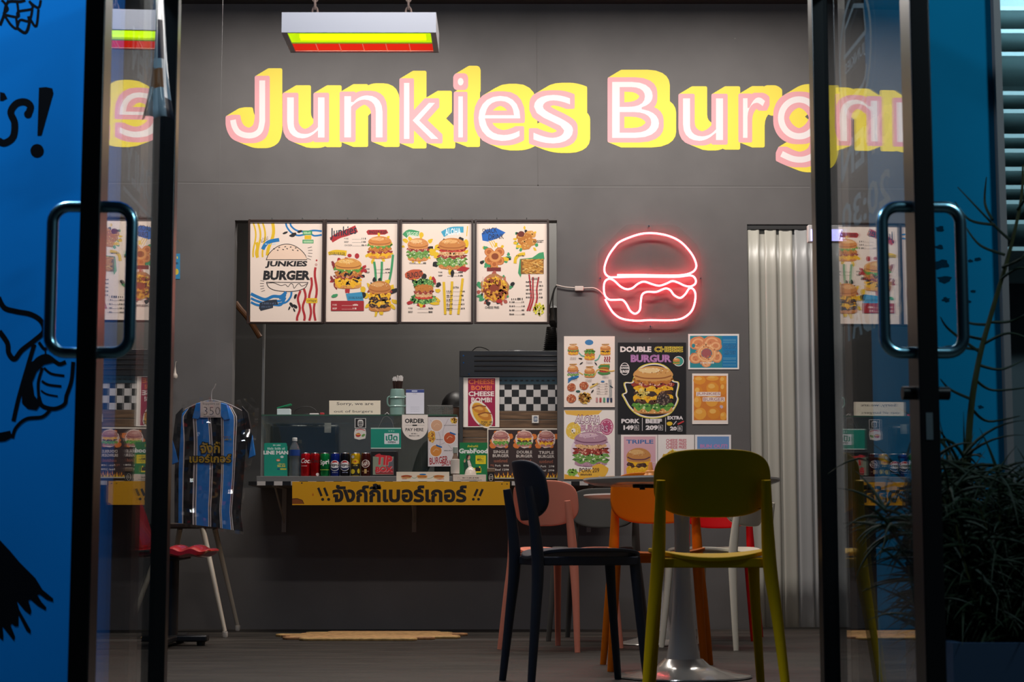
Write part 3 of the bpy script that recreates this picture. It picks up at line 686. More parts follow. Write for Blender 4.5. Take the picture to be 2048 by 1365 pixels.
# ------------------------------------------------------------------ neon burger sign
NE = thing('neon_sign', 'glowing red-white burger-shaped neon sign on a clear octagonal panel', 'neon sign', (at(1300, 660, D)[0], D-.026, at(1300, 660, D)[1]))
def c3(P, s=4.995): return [(1100+x/s, 430+y/s) for x, y in P]
YN = D-.026
oc = c3([(770, 95), (1240, 100), (1300, 130), (1470, 300), (1500, 370), (1520, 640), (1510, 950), (1480, 1010), (1370, 1120), (1300, 1142), (680, 1140), (620, 1110), (500, 960), (480, 900), (475, 420), (490, 360), (720, 130)])
obj('clear_panel', prism(BM(), [at(x, y, YN) for x, y in oc], YN, YN+.005), clear('acrylic', (.985, .98, .98), .02, 1.42), NE)
NT = mat('neon_core', (1, .55, .55), .4, emit=(1.0, .055, .07), es=22)
tubes = [
 ([(670, 604), (900, 603), (1250, 608), (1400, 585), (1458, 530), (1445, 450), (1390, 360), (1300, 270), (1190, 215), (1060, 188), (940, 188), (830, 215), (700, 270), (640, 330), (580, 420), (545, 520), (550, 585), (590, 622), (660, 625), (900, 620), (1250, 622), (1400, 608), (1450, 640), (1450, 690), (1400, 718), (1340, 708), (1280, 680), (1220, 664), (1160, 690), (1090, 710), (1020, 695), (940, 670), (880, 690), (820, 735), (760, 744), (700, 715), (640, 660), (590, 642), (548, 670), (537, 740), (550, 810), (590, 848), (650, 852), (720, 852), (760, 890), (800, 960), (850, 990), (895, 955), (905, 880), (920, 800), (970, 772), (1060, 772), (1150, 738), (1200, 755), (1240, 805), (1300, 832), (1350, 795), (1390, 738), (1430, 745), (1452, 800), (1440, 900), (1400, 980), (1310, 1040), (1180, 1056), (1000, 1054), (860, 1060), (720, 1040), (640, 990), (590, 920), (550, 845)]),
]
for P in tubes:
    Q = [(lambda q: (q[0], YN-.008, q[1]))(at(x, y, YN)) for x, y in c3(P)]
    obj('neon_tube', tube(BM(), spline(Q, 6), .0056, 8), NT, NE, smooth=80)
PW = mat('off_white_cable', (.62, .52, .46), .5)
Q = [(lambda q: (q[0], D-.012, q[1]))(at(x, y, D)) for x, y in c3([(62, 705), (120, 718), (175, 728), (250, 733)])]; obj('cable', tube(BM(), spline(Q, 5), .0035, 8), PW, NE)
Q = [(lambda q: (q[0], D-.012, q[1]))(at(x, y, D)) for x, y in c3([(335, 735), (390, 733), (440, 735), (490, 760), (530, 800)])]; obj('cable', tube(BM(), spline(Q, 5), .0035, 8), PW, NE)
b = BM(); pbox(b, *c3([(248, 712)])[0], *c3([(335, 760)])[0], D-.022, .02); obj('switch', b, PW, NE, bevel=.004)
for x, y in ((985, 120), (1000, 1120), (500, 640), (1500, 640)):
    q = at(*c3([(x, y)])[0], D); b = BM(); tube(b, [(q[0], D, q[1]), (q[0], YN-.003, q[1])], .004, 8); obj('standoff', b, STEEL, NE)
b = BM(); Q = [(lambda q: (q[0], D+.03, q[1]))(at(x, y, D)) for x, y in c3([(62, 705), (40, 745), (10, 860), (-15, 960)])]; tube(b, spline(Q, 5), .004, 8)
Q = [(lambda q: (q[0], D+.02, q[1]))(at(x, y, D)) for x, y in c3([(65, 705), (40, 760), (28, 880), (45, 1020), (68, 1080)])]; tube(b, spline(Q, 5), .004, 8); obj('power_lead', b, mat('black_cable', (.01, .01, .01), .5), NE)
# ------------------------------------------------------------------ clear strip curtain in the doorway
sc_ = thing('strip_curtain', 'translucent plastic strip curtain filling the doorway at the right', 'curtain', ((d0+d1)/2, D+.02, 0))
PV = clear('milky_pvc', (.80, .80, .76), .32, 1.4, .84, (.52, .50, .43)); x = d0+.004; k = 0
PV2 = clear('clear_pvc', (.85, .86, .86), .3, 1.4, .74, (.46, .46, .45))
while x < d1-.03:
    wd = random.choice((.07, .08, .095)); yo = D+.012+.016*(k % 2); b = BM(); G = []
    for j in range(9):
        z = .012+(dt-.03)*j/8; G.append([b.verts.new((x+wd*i/6, yo+.002*math.sin(math.pi*i/6)-(.0018 if i in (1, 5) else 0)+.002*math.sin(j*1.3+k), z)) for i in range(7)])
    for j in range(8):
        for i in range(6): b.faces.new((G[j][i], G[j][i+1], G[j+1][i+1], G[j+1][i]))
    o = obj('strip', b, PV if k < 5 else PV2, sc_, smooth=70); o.modifiers.new('thickness', 'SOLIDIFY').thickness = .002
    x += wd*.62; k += 1
obj('rail', box(BM(), d0, d1, D+.006, D+.055, dt-.028, dt-.001), mat('dark_rail', (.03, .03, .03), .5), sc_)
# illuminated sign by the curtain
Ls = thing('lightbox_sign', 'small glowing white and violet box sign above the strip curtain', 'sign', (at(1662, 480, 10.3)[0], 10.3, at(1662, 480, 10.3)[1]))
b = BM(); pbox(b, 1616, 450, 1712, 484, 10.302, .05); obj('case', b, mat('pale_case', (.6, .57, .55), .5), Ls, bevel=.003)
b = BM(); pbox(b, 1622, 459, 1709, 482, 10.298, .004); obj('lit_face', b, mat('lit_violet_face', '#d8d4ff', .4, emit=(.42, .40, 1.0), es=2.4), Ls)
a = Art(10.2975); a.text('AN', 1678, 461, 1700, 480, '#2a1a6a', .02); o = a.build('sign_lettering', Ls)
b = BM(); x, z = at(1662, 452, 10.36); tube(b, [(x, 10.352, z), (x, D, z)], .008, 8); obj('bracket', b, BLK, Ls)
# ------------------------------------------------------------------ four framed menu boards over the hatch
PAPER = '#f3dfd0'; FRM = mat('dark_wood_frame', (.035, .018, .012), .35)
YM = D-.045
def menu(label, X0, Y0, X1, Y1, art):
    """X0.. outer edge of the frame in pixels; art: the printed sheet"""
    x0, z1 = at(X0, Y0, YM); x1, z0 = at(X1, Y1, YM); r = thing('menu_board', label, 'menu board', ((x0+x1)/2, YM, z0), 'framed menu boards over the hatch'); t = .011
    b = BM(); y0, y1 = YM-.014, YM+.012
    box(b, x0, x0+t, y0, y1, z0, z1); box(b, x1-t, x1, y0, y1, z0, z1); box(b, x0+t, x1-t, y0, y1, z0, z0+t); box(b, x0+t, x1-t, y0, y1, z1-t, z1)
    obj('frame', b, FRM, r, bevel=.002); art.build('menu_sheet', r)
    for u in (.3, .7):
        b = BM(); xx = x0+(x1-x0)*u; tube(b, [(xx, YM+.004, z1-.004), (xx, YM+.012, z1+.013), (xx, D, z1+.014)], .003, 6); obj('hook', b, STEEL, r)
    return r
K = '#1d1a1c'; RD = '#b3262c'; BL = '#1877b8'; YL = '#e8bd1e'; GR = '#3f9a63'
def wiggle(a, x0, y0, x1, y1, wd, col, amp=8, n=2, ph=0):
    a.line([(x0+(x1-x0)*k/12+amp*math.sin(n*3.14*k/12+ph), y0+(y1-y0)*k/12) for k in range(13)], wd, col)
def hline(a, x0, y0, x1, y1, wd, col, amp=8, n=2, ph=0):
    a.line([(x0+(x1-x0)*k/12, y0+(y1-y0)*k/12+amp*math.sin(n*3.14*k/12+ph)) for k in range(13)], wd, col)
def splash(a, cx, cy, r, cols, n=9):
    for k in range(n):
        t = random.uniform(0, 6.28); q = r*random.uniform(.8, 1.2); c = random.choice(cols)
        a.ell(cx+q*math.cos(t), cy+q*math.sin(t)*.9, r*random.uniform(.12, .26), r*random.uniform(.08, .18), c, 10, .25, t)
def ticks(a, cx, cy, r, a0, a1, n, col, wd=4):
    for k in range(n):
        t = R(a0+(a1-a0)*k/max(1, n-1)); a.line([(cx+r*math.cos(t), cy+r*math.sin(t)), (cx+r*1.25*math.cos(t), cy+r*1.25*math.sin(t))], wd, col)
# menu 1
a = Art(YM-.002, 460, 420, 5.688); a.sheet(230, 122, 1050, 1282, .004, PAPER)
for x, w_ in ((265, 18), (318, 22), (372, 20), (485, 36)): wiggle(a, x, 148, x+(20 if x < 400 else -40), 540 if x < 400 else 520, w_, YL, 22, 1.6)
wiggle(a, 300, 370, 315, 545, 34, YL, 10)
a.line([(635, 150), (650, 200), (700, 260), (780, 292), (900, 270), (960, 295), (1045, 285)], 20, BL, 5); a.line([(685, 150), (700, 190), (760, 235), (860, 250), (950, 235), (1045, 243)], 20, BL, 5)
for e in ((630, 262, 34, 14), (720, 285, 46, 22), (795, 245, 30, 14)): a.ell(*e, K, 12, .2, -.4)
a.rect(828, 236, 935, 286, GR); a.rect(848, 290, 925, 335, YL); a.rect(825, 340, 950, 382, GR); a.scrib(838, 250, 925, 275, '#bfe0b0'); a.scrib(838, 350, 940, 374, '#bfe0b0')
a.line([(372, 450), (400, 400), (450, 362), (560, 340)], 42, BL, 5); a.scrib(400, 380, 520, 396, '#bcd9ee')
a.line([(360, 372), (352, 335), (372, 352), (372, 318), (394, 340), (400, 305), (412, 330), (428, 300), (430, 332), (360, 372)], 5, K)
P = [(412+466*k/24, 568-178*math.sin(math.pi*k/24)**.62) for k in range(25)]
a.poly(P, '#f3d3bb'); a.line(P+[(410, 568)], 8, K)
for x, y in ((500, 445), (543, 460), (560, 428), (605, 452), (628, 420), (650, 442), (690, 424), (715, 458), (748, 434), (770, 463)): a.ell(x, y, 11, 6, K, 8, 0, random.uniform(-.6, .6))
ticks(a, 700, 480, 190, -14, 22, 5, K, 5); ticks(a, 560, 850, 175, 158, 192, 5, K, 5)
a.text('JUNKIES', 400, 582, 880, 662, K, .045, shear=.12); a.text('BURGER', 375, 690, 910, 800, K, .05, shear=.1)
a.line([(415, 822), (640, 826), (890, 826)], 7, K); a.line([(415, 825), (440, 880), (510, 915), (640, 930), (760, 922), (850, 890), (886, 830)], 8, K, 5)
a.line([(420, 835), (500, 832), (580, 862), (630, 850), (660, 875), (690, 840), (715, 850), (730, 892), (765, 850), (790, 840), (810, 865), (840, 862), (875, 840)], 6, K, 5)
for dy in (0, 50, 95): a.line([(238, 955+dy), (300, 985+dy), (400, 1020+dy*.8), (490, 985+dy), (580, 985+dy), (630, 940+dy*.6) if dy else (640, 935)], 26 if dy else 34, BL, 5)
a.line([(700, 935), (690, 990), (640, 1050), (550, 1070)], 22, BL, 5); a.line([(635, 935), (620, 990), (560, 1010)], 20, BL, 5)
a.poly([(340, 1060), (420, 1030), (530, 1020), (550, 1080), (490, 1085), (490, 1115), (350, 1150), (330, 1120)], '#27303f'); a.scrib(365, 1055, 520, 1075, '#52627c'); a.scrib(355, 1095, 470, 1112, '#52627c')
for x, y0 in ((775, 920), (835, 900), (905, 770), (965, 655)): wiggle(a, x+15, y0, x, 1262, 26, RD, 14, 3, x)
a.ell(985, 575, 10, 10, RD); a.ring(980, 625, 10, 10, 5, RD)
a.rrect(865, 1005, 995, 1062, 14, YL); a.text('crispy', 880, 1018, 985, 1054, K, .01)
for e in ((745, 985, 14, 32, .3), (700, 1080, 16, 36, -.6), (740, 1100, 18, 30, -.9), (675, 1120, 10, 24, .4), (730, 1140, 10, 22, -.5)): a.ell(e[0], e[1], e[2], e[3], K, 12, .15, e[4])
menu('framed menu board with the black outline burger emblem, leftmost over the hatch', 497, 440, 647.5, 648, a)
# menu 2
a = Art(YM-.002, 460, 420, 5.688); a.sheet(1090, 122, 1904, 1286, .004, PAPER)
a.line([(1150, 345), (1240, 290), (1330, 260), (1440, 215)], 92, RD, 4, (.7, .9)); a.text('Junkies', 1130, 190, 1445, 325, '#1c2a3a', .015, shear=.2, rot=-.14)
a.poly([(1550, 250), (1570, 228), (1780, 226), (1800, 262), (1760, 282), (1570, 285)], RD); a.text('SINGLE BURGER', 1580, 236, 1785, 272, K, .02)
a.prices(1300, 318, 1548, ['PORK', 'BEEF', 'CHICKEN'], K, 38, 20)
splash(a, 1705, 440, 150, [YL], 12); a.burger(1705, 430, 290, 260, ['bun', 'let', 'chk', 'bac', 'chs', 'heel'], '#d88a44', '#edb576')
a.line([(1120, 500), (1200, 480), (1325, 495)], 62, YL, 4, (.6, 1)); a.text('DOUBLE BURGER', 1128, 482, 1310, 516, K, .01, rot=.05)
splash(a, 1340, 740, 180, [RD, RD, K], 16); a.ell(1360, 520, 24, 20, RD); a.ell(1445, 525, 26, 30, RD)
for x, y in ((1175, 620), (1160, 790), (1200, 870)): a.ell(x, y, 40, 18, '#8a2a2c', 12, .2, 1.2)
a.burger(1345, 725, 335, 350, ['bun', 'let', 'chk', 'bac', 'chs', 'chs', 'heel'], '#dd9a48', '#f0c070'); a.specks(1345, 760, 130, 80, 12, (K,), 6, 14, 2.5)
for x0, x1 in ((1640, 1660), (1728, 1715), (1855, 1805)): a.line([(x0, 590 if x0 < 1800 else 510), ((x0+x1)/2+4, 700), (x1, 830)], 26, GR, 4)
a.prices(1545, 665, 1825, ['PORK', 'BEEF'], K, 38, 18)
splash(a, 1705, 990, 190, [YL, YL, K], 20); a.burger(1705, 985, 280, 350, ['bun', 'bac', 'chs', 'meat', 'chs', 'meat', 'heel'], '#c9813f', '#e0a564'); a.specks(1705, 1040, 120, 90, 12, (K,), 6, 14, 2.5)
a.ell(1190, 978, 38, 18, GR, 14, .15, -.3); a.poly([(1318, 955), (1500, 935), (1525, 1060), (1350, 1075)], '#3a93bd'); a.text('DOUBLE BURGER', 1350, 988, 1510, 1014, '#173a52', .01)
a.rrect(1148, 1036, 1524, 1150, 8, '#a8222a'); a.prices(1168, 1072, 1455, ['PORK', 'BEEF'], '#f0d9cf', 42, 20)
menu('framed menu board with red script heading and three burgers, second from the left', 650, 440, 798, 648, a)
# menu 3
a = Art(YM-.002, 790, 420, 5.688); a.sheet(72, 122, 880, 1286, .004, PAPER)
a.line([(108, 300), (160, 255), (270, 275)], 62, GR, 4); a.text('VEGGIE', 132, 252, 262, 300, '#d9efd0', .02, rot=.05)
a.line([(540, 280), (640, 230), (780, 225)], 70, '#3fa3c4', 4); a.text('ALOHA', 570, 208, 750, 288, '#e2f2f6', .03, rot=-.05)
a.line([(825, 185), (815, 300)], 10, YL); a.ell(808, 385, 30, 50, YL)
splash(a, 260, 450, 150, [YL, YL, K], 14); a.ell(300, 285, 26, 30, YL); a.burger(262, 455, 260, 265, ['bun', 'tom', 'bac', 'fl', 'fl', 'heel'])
a.prices(160, 598, 360, ['VEGGIE'], K, 30, 20)
splash(a, 645, 520, 190, [YL, K, K], 14); a.burger(650, 500, 340, 360, ['bun', 'bac', 'tom', 'bread', 'bac', 'fl', 'fl', 'heel'], '#cc8340', '#e8af6c'); a.poly([(700, 690), (760, 640), (850, 662), (800, 705)], RD)
a.prices(495, 702, 778, ['PORK', 'BEEF'], K, 38, 18)
a.ell(220, 735, 108, 58, '#c4532f', 20, .06, -.15); a.text('BUNOUT', 140, 705, 315, 772, K, .02, rot=-.13)
for x, y, t in ((440, 805, 1.2), (300, 1085, .2), (180, 1050, -.4), (450, 1065, 0)): a.ell(x, y, 52, 22, RD if x != 450 else YL, 12, .2, t)
splash(a, 325, 930, 170, [YL, K], 10)
a.ell(330, 850, 120, 60, '#3f7a38', 30, .12); a.specks(330, 845, 125, 60, 90, ('#6fae54', '#2a5a2c', '#9cc870'), 5, 12, 1.6); a.ell(325, 1010, 145, 62, '#3f7a38', 30, .12); a.specks(325, 1015, 145, 60, 90, ('#6fae54', '#2a5a2c', '#9cc870'), 5, 12, 1.6)
a.burger(328, 935, 230, 150, ['chk', 'bac', 'bread', 'tom']); a.prices(152, 1110, 440, ['PORK', 'BEEF'], K, 42, 20)
for x0, x1, y0 in ((555, 572, 820), (650, 632, 815), (770, 720, 780)): a.line([(x0, y0), ((x0+x1)/2, 1000), (x1, 1190)], 28, YL)
a.text('EXTRA', 662, 872, 728, 894, K, .01); a.prices(588, 918, 792, [None]*5, K, 49, 16)
for k in range(5): a.scrib(588, 940+49*k, 650, 950+49*k, '#6a5a52')
menu('framed menu board headed by green and light blue labels, third from the left', 800, 440, 946.5, 648, a)
# menu 4
a = Art(YM-.002, 790, 420, 5.688); a.sheet(926, 122, 1732, 1286, .004, PAPER)
a.poly([(985, 270), (1030, 225), (1150, 205), (1258, 258), (1180, 320), (1060, 362), (995, 350)], '#1a63b8'); a.text('SNACK', 990, 205, 1160, 270, K, .005, shear=.2, rot=-.12); a.text('SNACK', 1060, 275, 1240, 335, K, .005, shear=.2, rot=-.05) if False else a.text('DRINK', 1060, 275, 1240, 335, K, .005, shear=.2, rot=-.05)
for k in range(3): a.line([(1070+25*k, 350), (1110+30*k, 430)], 8, YL)
splash(a, 1130, 530, 150, [YL, K, GR], 20)
for x, y, r in ((1070, 480, 52), (1190, 480, 55), (1075, 570, 55), (1190, 580, 52), (1130, 620, 45)): a.ell(x, y, r, r*.95, '#b9642c', 20, .05); a.ring(x, y, r*.7, r*.66, r*.35, '#d98a4c')
a.ell(1138, 535, 72, 66, '#c4702f', 20, .04); a.ring(1138, 530, 56, 50, 26, '#e09a58'); a.ell(1138, 530, 40, 36, '#8f451f', 14, .05); a.rect(1045, 655, 1205, 700, '#7c2a26')
splash(a, 1500, 340, 130, [GR, K, YL], 16)
for x, y in ((1540, 280), (1450, 360), (1500, 310), (1550, 370), (1495, 410), (1440, 300)): a.ell(x, y, 62, 44, random.choice(('#c98436', '#d99a4a', '#bb7328')), 14, .12, random.uniform(-.6, .6)); a.specks(x, y, 40, 28, 6, ('#e8b56a',), 6, 12)
a.ell(1435, 275, 40, 34, '#6f2a1c', 14, .08); a.text('NUGGET', 1570, 345, 1690, 375, K, .02)
a.line([(1365, 610), (1375, 550), (1420, 510), (1480, 500)], 34, YL, 5); a.scrib(1380, 515, 1470, 530, K)
a.poly([(1420, 560), (1560, 545), (1640, 490), (1690, 480), (1700, 560), (1680, 580), (1440, 720), (1430, 770), (1400, 720)], GR)
a.rect(1430, 560, 1692, 730, '#8a5a22')
for k in range(95):
    x = random.uniform(1440, 1650); y = random.uniform(572, 715); t = random.choice((-.5, -.35, .3, .5, .15)); ln = random.uniform(40, 85); dx = min(ln*math.cos(t), 1688-x); a.line([(x, y), (x+dx, max(562, min(728, y+dx*math.tan(t))))], 11, random.choice(('#d9a04a', '#e8bb66', '#c4852f', '#b0721f')), same=k % 6 > 0)
splash(a, 1140, 900, 180, [GR, K, '#b35a4a'], 20); a.ell(1140, 890, 165, 155, '#b5794a', 26, .07)
for k in range(10): a.line([(1000+28*k, 760+10*(k % 3)), (1010+28*k, 1010)], 14, '#c96a5c' if k % 2 else '#e6cfc0')
a.ell(1140, 900, 140, 130, '#d99a2f', 24, .1); a.specks(1140, 900, 140, 130, 110, ('#f2c23a', '#b8651f', '#e8a82c', '#8f3f1a'), 8, 20, 2); a.ell(1125, 890, 50, 40, '#8f3a1c', 14, .15); a.ell(1185, 1040, 38, 22, '#b82a22', 12, .15)
a.text('CHEESE FRIES', 1025, 1098, 1185, 1124, K, .01)
for x0, x1 in ((1525, 1535), (1570, 1560), (1635, 1605)): a.line([(x0, 735 if x0 < 1540 else 765), (x1+8, 900), (x1+10, 1020), (x1-30, 1150)], 22, RD, 4, (.7, .9))
a.text('DRINKS', 1550, 772, 1635, 798, K, .01, shear=.2); a.prices(1490, 812, 1680, [None]*5, K, 44, 16); a.text('DIPS PRICES', 1325, 1004, 1452, 1026, K, .005) if False else a.scrib(1325, 1002, 1452, 1026, K)
a.prices(1302, 1042, 1476, [None]*4, K, 46, 16); a.specks(1640, 1130, 60, 70, 40, ('#e8e03a',), 8, 16)
menu('framed menu board of snacks and drinks with a blue heading, rightmost over the hatch', 949, 440, 1098.5, 648, a)
# ------------------------------------------------------------------ posters taped to the wall
GP = 'posters on the grey wall'
def poster(label, art, group=GP, name='poster', cat='poster'):
    o = art.build(name); tag(o, label, cat, group); return o
def crop4(): return Art(D-.003, 1110, 650, 4.0154)
a = crop4(); a.sheet(72, 92, 480, 662, .002, '#f4e4d8'); W_ = '#f4e4d8'
a.ell(274, 142, 34, 22, '#3f7fb5')
for x, y, st_ in ((146, 205, ['bun', 'let', 'bac', 'chs', 'heel']), (278, 245, ['let', 'chk', 'chs', 'heel']), (405, 205, ['bun', 'chs', 'meat', 'chs', 'heel']), (145, 365, ['bun', 'bac', 'oni', 'fl']), (278, 385, ['bun', 'tom', 'fl', 'heel'])):
    a.line([(x-30, y-46), (x+30, y-48)], 8, '#d99a2c'); a.scrib(x-26, y-50, x+26, y-45, '#6a3a10'); a.burger(x, y, 92, 82, st_)
a.line([(190, 222), (215, 248), (238, 252)], 8, '#63b39c', 4); a.line([(318, 290), (345, 275), (362, 240)], 9, '#63b39c', 4)
for k in range(3): wiggle(a, 398+18*k, 256, 404+18*k, 298, 9, '#a83242', 5)
a.ell(396, 342, 46, 26, '#4f8a48', 20, .14); a.ell(396, 385, 50, 20, '#4f8a48', 20, .14); a.burger(396, 362, 80, 36, ['chk', 'bac', 'tom']); a.line([(365, 320), (440, 318)], 7, '#d99a2c')
for p in ([(190, 380), (225, 400)], [(320, 405), (345, 360), (440, 372), (478, 368)]): a.line(p, 8, '#e8b84a', 4)
for k in range(3): a.line([(104, 465-14*k), (135, 438-8*k), (165, 432-8*k), (190, 415-2*k)], 7, BL, 4)
for x, y, r in ((132, 503, 35), (232, 490, 36), (130, 593, 38)): a.ell(x, y, r, r*.92, '#b85a34', 20, .05); a.specks(x, y, r*.9, r*.8, 30, ('#d98a5c', '#8f3a22', '#e3a87a'), 3, 6)
a.specks(240, 590, 48, 42, 80, ('#d9a02c', '#b87a1c', '#f0c860', '#8f5a1c'), 4, 9, 2); a.ell(185, 535, 18, 9, '#2f5a52'); a.ell(383, 456, 15, 7, '#3f7fb5')
for x, y, t in ((205, 272, .2), (210, 310, -.6), (328, 313, .9), (310, 478, -.2), (300, 535, -.9), (452, 497, .6)): a.ell(x, y, 15, 5, K, 10, .2, t)
a.line([(280, 505), (310, 490), (345, 470)], 14, '#e8c46a', 4)
for k in range(5): a.scrib(334, 470+20*k, 362, 475+20*k, '#4a3a36'); a.scrib(400, 470+20*k, 424, 475+20*k, '#4a3a36'); a.rect(335, 478+20*k, 424, 479.4+20*k, '#8a7a72')
for k in range(3): wiggle(a, 430+9*k, 440, 436+8*k, 600, 3, '#3f6a7a', 4, 1)
for x, c in ((336, '#c98a86'), (365, '#b84a4a'), (395, '#4f9a72'), (424, '#2a3f7a'), (451, '#23304a')): a.rect(x-8, 582, x+8, 622, c); a.rect(x-8, 582, x+8, 588, '#bfb8b2')
for x, y in ((120, 262), (250, 295), (380, 412), (130, 430), (245, 440)): a.scrib(x, y, x+50, y+4, '#6a5a55'); a.scrib(x, y+12, x+50, y+16, '#6a5a55')
poster('white menu poster crowded with small burgers, upper left beside the neon sign', a)
a = crop4(); a.sheet(72, 686, 480, 1242, .002, '#f2e8e0')
a.poly([(75, 688), (380, 688), (350, 720), (200, 735), (90, 720)], '#eab54a'); a.ell(148, 852, 60, 68, '#e8c04a', 24, .03); a.ell(148, 852, 18, 20, '#f2e8e0'); a.specks(148, 852, 55, 62, 24, ('#f0d480',), 4, 9)
a.ell(415, 820, 54, 66, '#b84a72', 24, .03); a.ring(415, 820, 44, 55, 6, '#e6b0c4'); ticks(a, 415, 820, 34, 0, 330, 9, '#f0d0dc', 7)
a.text('ALOHA', 160, 728, 362, 796, '#7a2f55', .07, shear=.15, rot=.05, base=.03); a.text('ALOHA', 160, 728, 362, 796, '#f4e6ea', .01, shear=.15, rot=.05, base=.03)
a.text('BURGERS', 208, 806, 425, 856, '#8a3462', .06, rot=.03, base=.02); a.text('BURGERS', 208, 806, 425, 856, '#e6c2d2', .0, rot=.03, base=.02)
a.ell(290, 1000, 158, 145, '#e8d3dc', 30, .03); a.burger(288, 1000, 290, 285, ['bun', 'oni', 'bread', 'bac', 'bac', 'fl', 'fl', 'heel'], '#b48a9c', '#d6b4c2', '#7a4a66')
a.ell(360, 1170, 70, 50, '#e8b23a', 20, .12); a.ell(270, 1200, 90, 36, '#e8b23a', 20, .12); a.poly([(75, 1200), (200, 1225), (478, 1215), (478, 1240), (75, 1240)], '#e8a82f')
a.ell(140, 1185, 42, 30, '#7fae3a', 22, .2); a.specks(140, 1185, 38, 26, 20, ('#a9cf5a', '#5a8a2a'), 4, 9); a.text('PORK 209', 195, 1150, 355, 1188, '#5a3a1c', .02); a.scrib(205, 1197, 300, 1212, '#5a3a1c')
poster('white tropical burger poster with pineapple and tomato slices, lower left on the wall', a)
a = crop4(); a.sheet(505, 143, 1052, 874, .003, '#0d0c10')
CW = '#efe6e2'
for t, x0, y0, x1, y1, c in (('DOUBLE', 524, 174, 774, 220, CW), ('CHEESE', 797, 174, 1028, 220, '#f0d84a'), ('BURGUR', 608, 240, 936, 302, '#c884c4')):
    a.text(t, x0, y0, x1, y1, c, .05, base=.05); a.text(t, x0, y0, x1, y1, '#0d0c10' if c != CW else '#b9b2b2', -.012, base=.03) if c != CW else None
a.text('BURGUR', 612, 245, 932, 297, '#5a3560', .0, base=.0); a.text('BURGUR', 612, 245, 932, 297, '#d79ad2', -.022, base=.0)
a.ring(992, 293, 40, 38, 6, CW); a.ell(992, 293, 38, 36, '#3f9a8a'); a.burger(975, 293, 60, 50, ['bun', 'tom', 'let', 'heel'])
a.ring(560, 355, 36, 48, 5, CW); a.text('JUNKIES', 526, 338, 594, 360, CW, .04); a.text('BURGER', 524, 364, 596, 386, CW, .05); a.rect(530, 325, 592, 331, CW)
def halo(sc): return [(790+(x-790)*sc, 530+(y-530)*sc) for x, y in ((640, 420), (680, 350), (760, 318), (850, 322), (920, 370), (945, 450), (990, 470), (975, 560), (985, 600), (960, 660), (920, 710), (840, 740), (740, 742), (660, 715), (600, 660), (560, 590), (545, 560), (575, 540), (560, 470), (620, 465))]
a.line(halo(1.02), 9, '#e8d860', 4, closed=True); a.line(halo(.985), 7, '#f2e8ee', 4, closed=True)
a.burger(788, 525, 350, 385, ['bun', 'chk', 'bac', 'chs', 'meat', 'chs', 'meat', 'let', 'heel'], '#d99f58', '#f0cf94', '#a0602c'); a.ell(870, 600, 58, 48, '#3a2a26', 22, .1); a.specks(870, 600, 52, 42, 44, ('#6a5248', '#2a1c1a', '#8f7a6a'), 4, 9); a.ell(770, 555, 45, 22, '#3f2c26', 18, .12); a.specks(700, 545, 55, 30, 20, ('#f0dc8a', '#d9c060'), 8, 16)
for t, x0, y0, x1, y1 in (('PORK', 533, 756, 680, 792), ('149', 550, 808, 632, 846), ('BEEF', 727, 756, 858, 792), ('209', 728, 808, 826, 846), ('EXTRA', 903, 734, 1028, 762), ('20', 924, 818, 978, 850)): a.text(t, x0, y0, x1, y1, '#e6dede', .055, base=.05)
for x, y in ((655, 827), (848, 827), (1003, 834)): a.line([(x-17, y-20), (x+17, y-20), (x+17, y+20), (x-17, y+20)], 4, '#e6dede', closed=True); a.text('B', x-9, y-12, x+9, y+12, '#e6dede', .0)
a.rect(699, 748, 703, 852, '#e6dede'); a.rect(886, 745, 890, 858, '#e6dede'); a.ell(920, 795, 24, 16, '#e8c02c', 12, .1); a.line([(950, 805), (975, 775)], 6, '#e6dede'); a.line([(985, 800), (1035, 775)], 12, '#c43a3a', 3)
poster('black poster with a big double cheese burger, centre of the wall under the neon sign', a)
a = crop4(); a.sheet(1070, 74, 1478, 358, .002, '#f3eae4'); a.rect(1084, 88, 1466, 346, '#2a8a96')
a.rect(1342, 90, 1464, 344, '#1a7ab0')
for x, y, r in ((1150, 150, 70), (1260, 145, 75), (1130, 270, 55), (1300, 260, 60), (1215, 310, 40), (1290, 170, 50)): a.ell(x, y, min(r, 1342-x), min(r*.8, 344-y if y > 220 else y-90), '#d98a5c', 22, .05); a.ring(x, y, min(r*.6, (1342-x)*.7), min(r*.5, 40), 14, '#eeb07c')
a.ell(1112, 168, 14, 16, '#2a8a96'); a.ring(1218, 230, 62, 58, 36, '#e8a46c'); a.ring(1218, 230, 66, 62, 6, '#f6c896'); a.ell(1216, 230, 40, 38, '#a85a5c', 16, .06); a.specks(1210, 225, 110, 95, 50, ('#f3c08c', '#c4744a'), 4, 9)
for t, y0, y1, x0, x1 in (('ONION', 156, 192, 1350, 1456), ('RINGS', 208, 238, 1362, 1450)): a.text(t, x0, y0, x1, y1, '#123a66', .05, base=.03); a.text(t, x0, y0, x1, y1, '#3f9ad0', -.005, base=.03)
for y in (118, 128, 142, 266, 276, 298, 322): a.rect(1350, y, 1454, y+2.5, '#7fc0d8')
a.scrib(1170, 298, 1275, 312, '#f4e6d8')
poster('landscape poster of onion rings on turquoise, top right of the wall posters', a)
a = crop4(); a.sheet(1102, 392, 1390, 798, .002, '#f3e6dc'); a.rect(1114, 410, 1378, 768, '#d97f2c')
